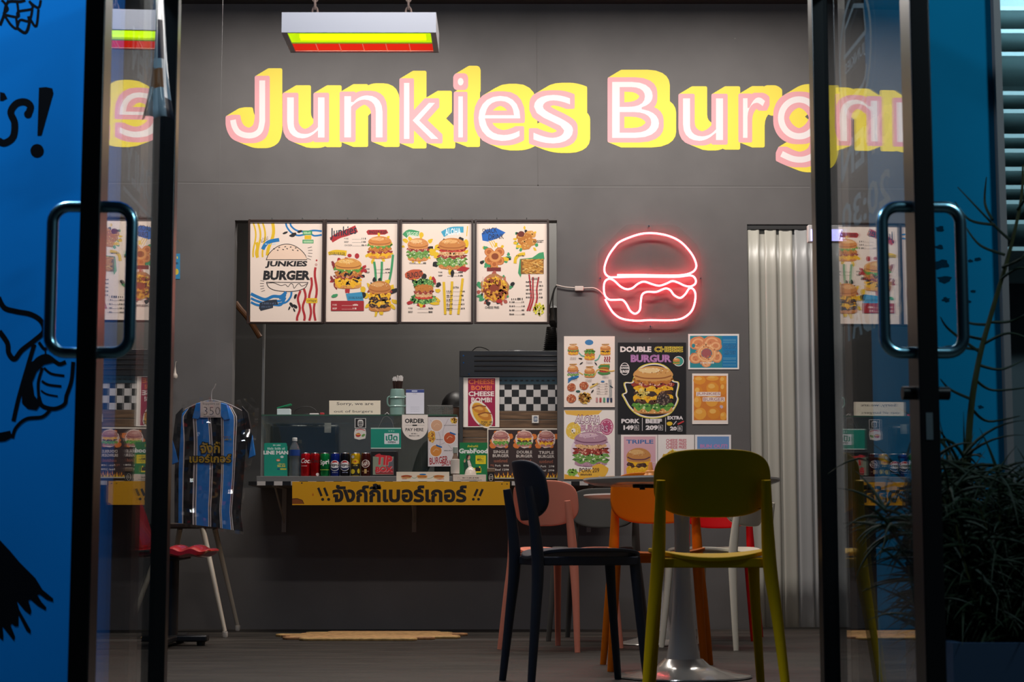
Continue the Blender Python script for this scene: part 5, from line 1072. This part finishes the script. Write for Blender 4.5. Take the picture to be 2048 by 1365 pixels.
b = BM(); Q = [(lambda q: (q[0], YT+.1, q[1]))(at(px, py, YT+.1)) for px, py in ((944, 703), (952, 696), (962, 695), (972, 698), (980, 703))]; tube(b, spline(Q, 5), .003, 7); o = obj('cable', b, mat('black_cable', '#000'), stl)
xl_ = at(1035, 698, YT+.1)[0]; lp = obj('pan_lid', lathe(BM(), [(.075, 0), (.075, .008), (.06, .018), (0, .024)], (xl_, YT+.15, z(702)), 32), mat('black_gloss_plastic', '#000')); tag(lp, 'flat black lid lying on top of the stall canopy', 'lid')
b = BM(); xd = at(1103, 670, YT+.1)[0]; prof = []
for k in range(14): prof += [(.042-.001*k, .012*k), (.056-.002*k, .012*k+.006)]
lathe(b, prof, (xd, YT+.15, z(702)), 20); lathe(b, [(.02, .16), (.045, .20), (.03, .24), (.04, .28), (.0, .30)], (xd+.02, YT+.16, z(702)), 16); o = obj('ribbed_duct', b, mat('black_rubber', (.01, .01, .01), .45)); tag(o, 'black ribbed ducting rising from the right end of the stall canopy', 'duct')
# posters on the stall
a = Art(YT-.008, 780, 640, 3.592); a.sheet(527, 415, 786, 772, .0015, '#efe6dc'); a.rect(560, 420, 756, 766, '#9c1040')
for t, y0, y1, c in (('CHEESE', 428, 463, '#e0703a'), ('BOMB!', 472, 507, '#e0703a'), ('CHEESE', 515, 550, '#efe2dc'), ('BOMB!', 558, 594, '#efe2dc')): x0, x1 = (564, 748) if t == 'CHEESE' else (584, 732); a.text(t, x0, y0, x1, y1, c, .03)
a.ell(657, 680, 66, 112, '#e8dccc', 26, 0, -.6); a.ell(660, 682, 54, 98, '#dba32a', 26, .02, -.6)
for x, y in ((640, 640), (680, 690)): a.ell(x, y, 50, 30, '#c47a24', 18, .08, .25); a.ell(x-4, y-6, 34, 14, '#e0a44c', 14, .1, .25); a.line([(x-50, y-6), (x, y-22), (x+50, y-16)], 9, '#8a4a1c', 4)
a.text('PORK 149', 655, 728, 736, 746, '#2a1a1a', .02); a.text('BEEF 199', 640, 748, 730, 763, '#2a1a1a', .02)
stand('crimson and white cheese poster pinned to the stall, left of the checked band', a, 'poster', 'poster')
a = Art(YT-.008, 780, 640, 3.592); a.sheet(1020, 686, 1068, 742, .0015, '#e0dad2'); a.rrect(1030, 694, 1060, 734, 10, '#6a7486'); a.rect(1032, 706, 1058, 722, '#c4c8d0'); a.scrib(1033, 709, 1057, 718, K)
stand('tiny white sticker with a burger emblem on the stall planks', a, 'sticker', 'sticker')
a = Art(YT-.012, 900, 840, 8.904); a.sheet(664, 152, 1945, 1050, .003, '#e0d4c4'); a.rect(682, 178, 1928, 1030, '#33211f')
for cx, nm, st_, p1, p2, th in ((905, 'SINGLE', ['bun', 'bac', 'bread', 'let', 'heel'], '89', '129', 'เบอร์เกอร์'), (1325, 'DOUBLE', ['bun', 'bac', 'chs', 'meat', 'let', 'heel'], '149', '209', 'เบอร์เกอร์'), (1715, 'TRIPLE', ['bun', 'bac', 'oni', 'bac', 'chs', 'heel'], '219', '299', 'เบอร์เกอร์')):
    for dx, dy, r in ((-150, 40, 44), (165, -40, 56), (-140, 120, 60), (90, 130, 40), (-90, -110, 34)): a.ell(cx+dx, 340+dy, r, r*.9, '#d9752c', 16, .1)
    a.ell(cx, 345, 162, 158, '#e3c8bc', 28, .05); a.burger(cx, 345, 285, 270, st_, '#b87a72', '#cf9a90', '#7a3a44'); dy = 0 if nm == 'SINGLE' else 6 if nm == 'DOUBLE' else 14
    a.text(nm, cx-135, 545+dy, cx+135, 598+dy, '#cfc2ba', .02); a.text('BURGER', cx-145, 615+dy, cx+145, 668+dy, '#cfc2ba', .02)
    a.text(th, cx-120, 705+dy, cx+120, 760+dy, '#a8624a', .01); a.text('Pork', cx-100, 800+dy, cx, 835+dy, '#d9d0c8', .01); a.text(p1, cx+45, 800+dy, cx+110, 835+dy, '#d9d0c8', .01); a.text('Beef', cx-100, 872+dy, cx, 908+dy, '#d9d0c8', .01); a.text(p2, cx+30, 872+dy, cx+110, 908+dy, '#d9d0c8', .01)
    a.text('หมู', cx-180, 795+dy, cx-125, 838+dy, '#a8624a', .01); a.ell(cx+128, 818+dy, 12, 17, '#d9d0c8'); a.ell(cx+128, 890+dy, 12, 17, '#d9d0c8')
P = [(682, 1030)]
for k in range(62): P.append((690+20*k, 1000-(70 if k % 4 == 1 else 25 if k % 2 else -10)+random.uniform(-18, 18)))
P.append((1928, 1030)); a.poly(P, '#e08a1c'); P2 = [(x, y+(1030-y)*.45) for x, y in P]; a.poly(P2, '#f0c62c')
for k in range(22): a.ell(720+55*k, 1000+8*(k % 2), 15, 26, '#5a2a14', 10, .15)
stand('dark brown menu board of three burgers with flames along its bottom edge', a, 'menu board', 'menu_board')
tr = struct('trim_5', box(BM(), at(525, 700, D+.3)[0], at(525, 700, D+.3)[0]+.012, D+.3, D+.33, 0, 2.6), mat('pale_corner_bead', (.3, .3, .29), .5))
b = BM(); Q = [(lambda q: (q[0], D+.3, q[1]))(at(px, py, D+.3)) for px, py in ((471, 606), (480, 618), (492, 632), (505, 650), (520, 675))]; tube(b, spline(Q, 5), .018, 10); o = obj('gas_hose', b, mat('orange_hose', (.22, .09, .03), .5)); tag(o, 'orange-brown hose slanting across the left end of the hatch', 'hose')
# ------------------------------------------------------------------ striped jersey in a clear bag, hanging
YJ = 9.78; hx, hz = at(424, 772, YJ)
js = thing('football_jersey', 'blue and black striped jersey in a clear bag hanging left of the counter', 'jersey', (hx, YJ, at(424, 1064, YJ)[1]))
ST = [(0, 'k'), (.05, 'b'), (.10, 'w'), (.115, 'k'), (.235, 'w'), (.255, 'g'), (.27, 'w'), (.285, 'b'), (.435, 'w'), (.45, 'k'), (.46, 'w'), (.475, 'k'), (.615, 'w'), (.63, 'k'), (.64, 'w'), (.655, 'b'), (.80, 'w'), (.815, 'k'), (.83, 'w'), (.845, 'k'), (1.0, 'k')]
JM = dict(b=mat('jersey_blue', '#2b88e0', .5), k=mat('jersey_black', '#15161a', .45), w=mat('jersey_white', '#e6deda', .5), g=mat('jersey_grey', '#4a4a50', .5)); JL = list(JM.values()); JK = list(JM)
def edges(v):
    L = [(0, 366), (.1, 350), (.3, 352), (.6, 349), (1, 349)]; Rr = [(0, 482), (.1, 497), (.3, 492), (.6, 487), (.85, 481), (1, 486)]
    f = lambda T: next(a[1]+(b[1]-a[1])*(v-a[0])/(b[0]-a[0]) for a, b in zip(T, T[1:]) if v <= b[0]+1e-9)
    return f(L), f(Rr)
def jp(u, v, back=False, puff=1.):
    l, r = edges(v); sl = 8*math.sin(v*2.2)*(1-abs(2*u-1)); px = l+(r-l)*u+sl*1.6
    py = 806+(1046-806)*v+(18*u*v)+(-9*math.exp(-((u-.5)/.18)**2)*(1-v)**6 if False else 0)+18*(1-v)**8*(abs(2*u-1)**2)
    bulge = .022*(1-abs(2*u-1)**2.5)*puff+.004*math.sin(u*19+v*5)*puff
    x, z = at(px, py, YJ); return (x, YJ+.002-(bulge if not back else -bulge*.8), z)
us = sorted(set([s[0] for s in ST]+[k/24 for k in range(25)])); vs = [k/22 for k in range(23)]
def kind(u):
    c = 'k'
    for a_, k_ in ST:
        if u >= a_-1e-9: c = k_
    return JK.index(c)
b = BM()
for back in (False, True):
    G = [[b.verts.new(jp(u, v, back)) for u in us] for v in vs]
    for j in range(len(vs)-1):
        for i in range(len(us)-1): b.faces.new((G[j][i], G[j][i+1], G[j+1][i+1], G[j+1][i])).material_index = kind((us[i]+us[i+1])/2)
bmesh.ops.remove_doubles(b, verts=b.verts, dist=.0006); obj('jersey_body', b, JL, js, smooth=70)
for s, P in ((-1, [(366, 815), (352, 830), (346, 880), (345, 930), (358, 925), (362, 860)]), (1, [(484, 812), (497, 826), (505, 870), (511, 912), (497, 918), (490, 862)])):
    b = BM(); prism(b, [at(x, y, YJ) for x, y in P], YJ-.012, YJ+.012, 1); prism(b, [at(x, y, YJ) for x, y in (P[2], P[3], P[4], ((P[2][0]+P[4][0])/2, P[2][1]+20))], YJ-.014, YJ+.014, 0)
    obj('sleeve', b, [JM['b'], JM['k']] if s > 0 else [JM['b'], JM['k']], js, bevel=.004)
for s in (-1, 1):
    P = [(424+s*5, 803), (424+s*30, 808), (424+s*38, 838), (424+s*26, 840), (424+s*4, 818)] if s < 0 else [(428, 803), (456, 810), (462, 840), (450, 842), (430, 818)]
    b = BM(); prism(b, [at(x, y, YJ) for x, y in P], YJ-.030, YJ-.020); obj('collar', b, JM['b'], js, bevel=.003)
a = Art(YJ-.030, 340, 760, 5.69, step=3e-5)
for t, x0, y0, x1, y1 in (('จังกี้', 345, 705, 570, 835), ('เบอร์เกอร์', 222, 850, 695, 945)):
    a.text(t, x0, y0, x1, y1, '#1a160c', .10, base=.03); a.text(t, x0, y0, x1, y1, '#c9a524', .03)
a.scrib(610, 640, 690, 660, '#8a7a8a'); a.scrib(620, 670, 700, 690, '#b0a060'); a.build('chest_lettering', js)
a = Art(YJ-.036, 340, 760, 5.69, step=3e-5); a.sheet(345, 245, 578, 430, .001, '#e6d8cf'); a.text('Support us', 370, 262, 560, 290, '#2a2626', -.005); a.text('350', 382, 310, 570, 400, '#2a2626', -.022); a.scrib(380, 412, 520, 422, '#6a6260'); a.build('price_tag', js, label='white card price tag reading 350')
WR = mat('white_hanger_wire', (.55, .53, .52), .35, .3)
Q = [(lambda q: (q[0], YJ-.006, q[1]))(at(x, y, YJ)) for x, y in ((432, 768), (429, 776), (424, 784), (423, 796), (424, 803))]; b = BM(); tube(b, spline(Q, 5), .0028, 8)
Q = [(lambda q: (q[0], YJ-.004, q[1]))(at(x, y, YJ)) for x, y in ((370, 820), (395, 808), (424, 801), (455, 808), (484, 822))]; tube(b, spline(Q, 5), .0028, 8); obj('hanger', b, WR, js)
q = at(432, 768, YJ); b = BM(); tube(b, [(q[0], YJ-.006, q[1]), (q[0], YJ-.006, HZ)], .0004, 5); obj('nylon_thread', b, mat('nylon_thread', (.2, .2, .2), .4), js)
# bag: crinkled clear film around it
b = BM(); random.seed(5); nb = 26; mv = 34
def bagedge(v):
    L = [(0, 347), (.12, 343), (.5, 343), (1, 344)]; Rr = [(0, 506), (.08, 518), (.25, 515), (.45, 505), (.62, 492), (.85, 484), (1, 488)]
    f = lambda T: next(a_[1]+(b_[1]-a_[1])*(v-a_[0])/(b_[0]-a_[0]) for a_, b_ in zip(T, T[1:]) if v <= b_[0]+1e-9)
    return f(L), f(Rr)
G = []
for j in range(mv+1):
    v = j/mv; l, r = bagedge(v); row = []
    for i in range(nb+1):
        u = i/nb; px = l+(r-l)*u; py = 800+250*v+20*u*v*(1 if v > .5 else v*2)+4*math.sin(u*11)*(1-v)
        k_ = math.sin(math.pi*u)**.5 if 0 < u < 1 else 0
        cr = .0035*math.sin(u*23+v*9+2*math.sin(v*7))+.010*math.sin(v*37+u*14+3*math.sin(u*9))*math.sin(u*5+v*3)+random.uniform(-.0065, .0065)-.008*math.exp(-((u-.5)/.06)**2)*math.exp(-((v-.38)/.25)**2)
        x, z = at(px, py, YJ); row.append(b.verts.new((x, YJ-.040*k_+cr*(.3+k_)-.004, z)))
    G.append(row)
for j in range(mv):
    for i in range(nb): b.faces.new((G[j][i], G[j][i+1], G[j+1][i+1], G[j+1][i]))
def film_mat():
    m = clear('clear_bag_film', (.985, .985, .985), .09, 1.8); return m
obj('plastic_bag', b, film_mat(), js, smooth=16)
random.seed(11)
# small white hanging ornament left of the jersey
xo, zo = at(350, 750, 10.64); orn = thing('hanging_ornament', 'small white bulb-shaped ornament hanging just right of the left glass door', 'ornament', (xo, 10.64, zo-.025)); BO = mat('bone_white', '#bdb2a6', .5)
obj('bulb', lathe(BM(), [(0, 0), (.012, .003), (.016, .014), (.014, .026), (.007, .036), (.004, .06), (.001, .075)], (0, 0, 0), 18), BO, orn, world=False)
b = BM(); tube(b, [(0, 0, .074), (0, .02, .105), (0, .06, .107)], .001, 5); obj('cord', b, BO, orn, world=False)
# ------------------------------------------------------------------ the cook behind the case
from mathutils import Quaternion
px_, py_ = at(909, 800, 11.55)[0], 11.55; hz_ = at(905, 786, 11.55)[1]
SKIN = mat('skin', (.36, .19, .12), .5); SHIRT = mat('dark_shirt', (.02, .02, .022), .7); HAIR = mat('black_hair', (.008, .007, .007), .45)
def skinmesh(verts, edges_, radii, root=0, sub=1):
    me = bpy.data.meshes.new('body'); me.from_pydata(verts, edges_, []); o = link(bpy.data.objects.new('body', me))
    sk = o.modifiers.new('skin', 'SKIN'); lay = me.skin_vertices[0].data
    for i, r_ in enumerate(radii): lay[i].radius = (r_ if isinstance(r_, tuple) else (r_, r_)); lay[i].use_root = (i == root)
    ss = o.modifiers.new('sub', 'SUBSURF'); ss.levels = sub; ss.render_levels = sub
    dg = bpy.context.evaluated_depsgraph_get(); m2_ = bpy.data.meshes.new_from_object(o.evaluated_get(dg)); bpy.data.objects.remove(o); return m2_
hb = hz_-.235   # chin height
V = [(0, .16, hb-.62), (0, .13, hb-.42), (0, .07, hb-.22), (0, .03, hb-.09), (0, .0, hb-.02), (0, -.015, hb+.06),
     (-.17, .04, hb-.12), (-.24, -.02, hb-.33), (-.17, -.19, hb-.44), (-.15, -.24, hb-.455), (.17, .04, hb-.12), (.24, -.02, hb-.33), (.17, -.19, hb-.44), (.15, -.24, hb-.455),
     (-.10, .15, hb-.72), (-.11, .08, .45), (-.11, .14, .06), (-.11, .03, .03), (.10, .15, hb-.72), (.11, .08, .45), (.11, .14, .06), (.11, .03, .03)]
Ed = [(0, 1), (1, 2), (2, 3), (3, 4), (4, 5), (3, 6), (6, 7), (7, 8), (8, 9), (3, 10), (10, 11), (11, 12), (12, 13), (0, 14), (14, 15), (15, 16), (16, 17), (0, 18), (18, 19), (19, 20), (20, 21)]
Rd = [.15, .14, .15, .10, .05, .055, .065, .048, .034, .03, .065, .048, .034, .03, .10, .07, .05, .045, .10, .07, .05, .045]
m_ = skinmesh([(x+px_, y+py_, z) for x, y, z in V], Ed, Rd); b = BM(); b.from_mesh(m_)
for s in (-1, 1):     # hands: palm, four fingers and a thumb resting on the work surface
    wx, wy, wz = px_+s*.15, py_-.24, hb-.455
    tube(b, [(wx, wy, wz), (wx-s*.005, wy-.04, wz-.006), (wx-s*.008, wy-.085, wz-.010)], [.028, .036, .034], 10, flat=.45)
    for k in range(4): f = -.027+.018*k; L_ = (.062, .072, .068, .052)[k]; tube(b, spline([(wx-s*.008+f, wy-.08, wz-.008), (wx-s*.008+f*1.1, wy-.08-L_*.55, wz-.004), (wx-s*.008+f*1.1, wy-.08-L_, wz-.020)], 3), .008, 8)
    tube(b, spline([(wx-s*.03, wy-.03, wz-.005), (wx-s*.055, wy-.055, wz-.008), (wx-s*.06, wy-.085, wz-.014)], 3), .009, 8)
hc = Vector((px_, py_-.02, hb+.115)); hv = bmesh.ops.create_uvsphere(b, u_segments=28, v_segments=20, radius=1)['verts']
for v in hv:
    x, y, zz = v.co; k_ = 1-.28*max(0, -zz)**1.5; y2 = y*(.098 if y > 0 else .088)*k_-(.012 if zz < -.5 else 0)
    n_ = .020*math.exp(-(x/.16)**2-((zz+.12)/.22)**2) if y < 0 else 0; e_ = .008*sum(math.exp(-((x-s*.38)/.16)**2-((zz-.08)/.12)**2) for s in (-1, 1)) if y < 0 else 0
    v.co = hc+Vector((x*.075*k_, y2-n_+e_, zz*.118))
for s in (-1, 1): tube(b, spline([(hc.x+s*.074, hc.y+.008, hc.z+.028), (hc.x+s*.088, hc.y+.020, hc.z+.022), (hc.x+s*.088, hc.y+.020, hc.z-.008), (hc.x+s*.074, hc.y+.006, hc.z-.030)], 4), [.006]*4+[.009]*8+[.007], 8)
for f in b.faces: c_ = f.calc_center_median(); f.material_index = 1 if (c_.z < hb-.03 and not (c_.y < py_-.10 and c_.z < hb-.40)) else 0
ps = thing('person', 'person with short black hair bent down behind the display case, beside the basket', 'person', (px_, py_, 0))
bmesh.ops.rotate(b, verts=[v for v in b.verts if v.co.z > hb], cent=hc, matrix=Matrix.Rotation(R(-35), 3, 'Z'))
obj('body', b, [SKIN, SHIRT], ps, smooth=80)
b = BM(); hv = bmesh.ops.create_uvsphere(b, u_segments=28, v_segments=18, radius=1)['verts']
for v in hv: x, y, zz = v.co; w_ = 1+.02*math.sin(x*17+zz*9); v.co = hc+Vector((x*.086*w_, y*.108*w_+.010, max(zz, -.55 if y > .1 else .15)*.128))
bmesh.ops.rotate(b, verts=b.verts, cent=hc, matrix=Matrix.Rotation(R(-35), 3, 'Z')); obj('hair', b, HAIR, ps, smooth=80)
b = BM()
for s in (-1, 1): bmesh.ops.create_uvsphere(b, u_segments=12, v_segments=8, radius=.011, matrix=Matrix.Translation(hc+Vector((s*.030, -.074, .010))))
bmesh.ops.rotate(b, verts=b.verts, cent=hc, matrix=Matrix.Rotation(R(-35), 3, 'Z')); obj('eyes', b, mat('eye_dark', (.05, .04, .035), .2), ps)
b = BM(); tube(b, spline([hc+Vector((-.024, -.073, -.062)), hc+Vector((0, -.083, -.062)), hc+Vector((.024, -.073, -.062))], 5), .005, 8)
bmesh.ops.rotate(b, verts=b.verts, cent=hc, matrix=Matrix.Rotation(R(-35), 3, 'Z')); obj('lips', b, mat('lips', (.28, .10, .08), .5), ps)
# ------------------------------------------------------------------ planting outside, at the right
YP = 4.2; pz = at(1950, 1287, 3.95)[1]; qx0 = at(1906, 1300, 3.95)[0]
pl = thing('planter', 'long dark blue planter box at the lower right outside the door', 'planter', (qx0+.3, YP, 0)); PB = mat('dark_blue_planter', (.006, .025, .06), .5)
b = BM(); box(b, qx0, qx0+.62, 3.95, 3.975, 0, pz); box(b, qx0, qx0+.62, 4.40, 4.425, 0, pz); box(b, qx0, qx0+.025, 3.975, 4.40, 0, pz); box(b, qx0+.595, qx0+.62, 3.975, 4.40, 0, pz); obj('box', b, PB, pl)
obj('soil', box(BM(), qx0+.025, qx0+.595, 3.975, 4.40, pz-.06, pz-.04), mat('dark_soil', (.02, .014, .01), .9), pl)
LEAF = mat('dark_green_leaf', (.004, .012, .004), .6, spec=.2); LEAF2 = mat('olive_stem', (.018, .022, .005), .6, spec=.2)
def blade(bm, p, d, ln, wd, droop, mi=0, n=7):
    d = Vector(d).normalized(); pts = []; q = Vector(p)
    for k in range(n+1): pts.append(q.copy()); d = (d+Vector((0, 0, -droop))).normalized(); q += d*ln/n
    tube(bm, pts, [max(.0004, wd*(1-(k/n)**2)) for k in range(n+1)], 5, mi=mi, caps=False)
# tall spindly plant
tp = thing('tall_plant', 'tall spindly plant with long arching thin leaves in front of the teal pier', 'plant', (at(1930, 1200, YP)[0], YP, pz-.04)); b = BM(); Q = [Vector((lambda q: (q[0], YP, q[1]))(at(x, y, YP))) for x, y in ((1932, 1240), (1934, 1000), (1940, 840), (1958, 720), (1985, 620), (2020, 500), (2042, 400), (2046, 330))]; S_ = spline(Q, 8)
tube(b, S_, [.010-.0075*k/(len(S_)-1) for k in range(len(S_))], 8); obj('stem', b, LEAF2, tp)
b = BM()
for (x0_, y0_), mids in (((2020, 480), [(1990, 450), (1926, 366)]), ((1990, 450), [(1940, 440), (1912, 402)]), ((2010, 510), [(1960, 490), (1930, 445)]), ((2035, 420), [(2046, 390), (2052, 330)]), ((1985, 440), [(1978, 400), (1978, 350)]),
        ((1975, 650), [(1950, 640), (1930, 618)]), ((1978, 645), [(2030, 640), (2070, 615)]), ((1960, 705), [(1900, 660), (1870, 640)]), ((1965, 690), [(2010, 670), (2060, 690)]), ((1955, 730), [(2000, 740), (2060, 715)]), ((1950, 760), [(1990, 780), (2060, 775)]),
        ((1945, 800), [(1900, 780), (1875, 760)]), ((1945, 820), [(1990, 840), (2050, 830)]), ((2000, 560), [(2030, 540), (2060, 545)]), ((2005, 535), [(2035, 520), (2060, 470)]), ((1960, 700), [(1910, 690), (1872, 700)]), ((1968, 680), [(1930, 660), (1905, 620)])):
    Q = [Vector((lambda q: (q[0], YP+random.uniform(-.06, .06), q[1]))(at(x, y, YP))) for x, y in [(x0_, y0_)]+mids]; Q[0].y = YP; S_ = spline(Q, 6); tube(b, S_, [.0032*(1-(k/len(S_))**2)+.0006 for k in range(len(S_))], 5)
obj('leaves', b, LEAF, tp, label=None)
for k, (px, top, lab) in enumerate(((1905, 830, 'bushy thin-leaved plant beside the right door edge'), (1960, 870, 'bushy thin-leaved plant in the middle of the planter'), (2015, 900, 'bushy thin-leaved plant at the right edge of the view'))):
    x = at(px, 1280, YP)[0]; t_ = thing('bushy_plant', lab, 'plant', (x, YP-.02, pz-.04), 'bushy plants in the planter'); b = BM(); b2 = BM(); H = at(px, top, YP)[1]-pz
    for i in range(14):
        bx0 = Vector((x+random.uniform(-.05, .05), YP+random.uniform(-.15, .12), pz-.04)); tip = bx0+Vector((random.uniform(-.14, .14), random.uniform(-.1, .1), H*random.uniform(.6, 1))); tube(b2, [bx0, (bx0+tip)/2+Vector((random.uniform(-.03, .03), 0, 0)), tip], [.005, .004, .0015], 5)
        for j in range(44):
            q = random.uniform(.08, 1); p = bx0.lerp(tip, q); blade(b, p, (random.uniform(-1, 1), random.uniform(-1, .7), random.uniform(-.2, 1)), random.uniform(.08, .2), .0042, random.uniform(.05, .25))
    obj('stems', b2, LEAF2, t_); obj('foliage', b, LEAF, t_)
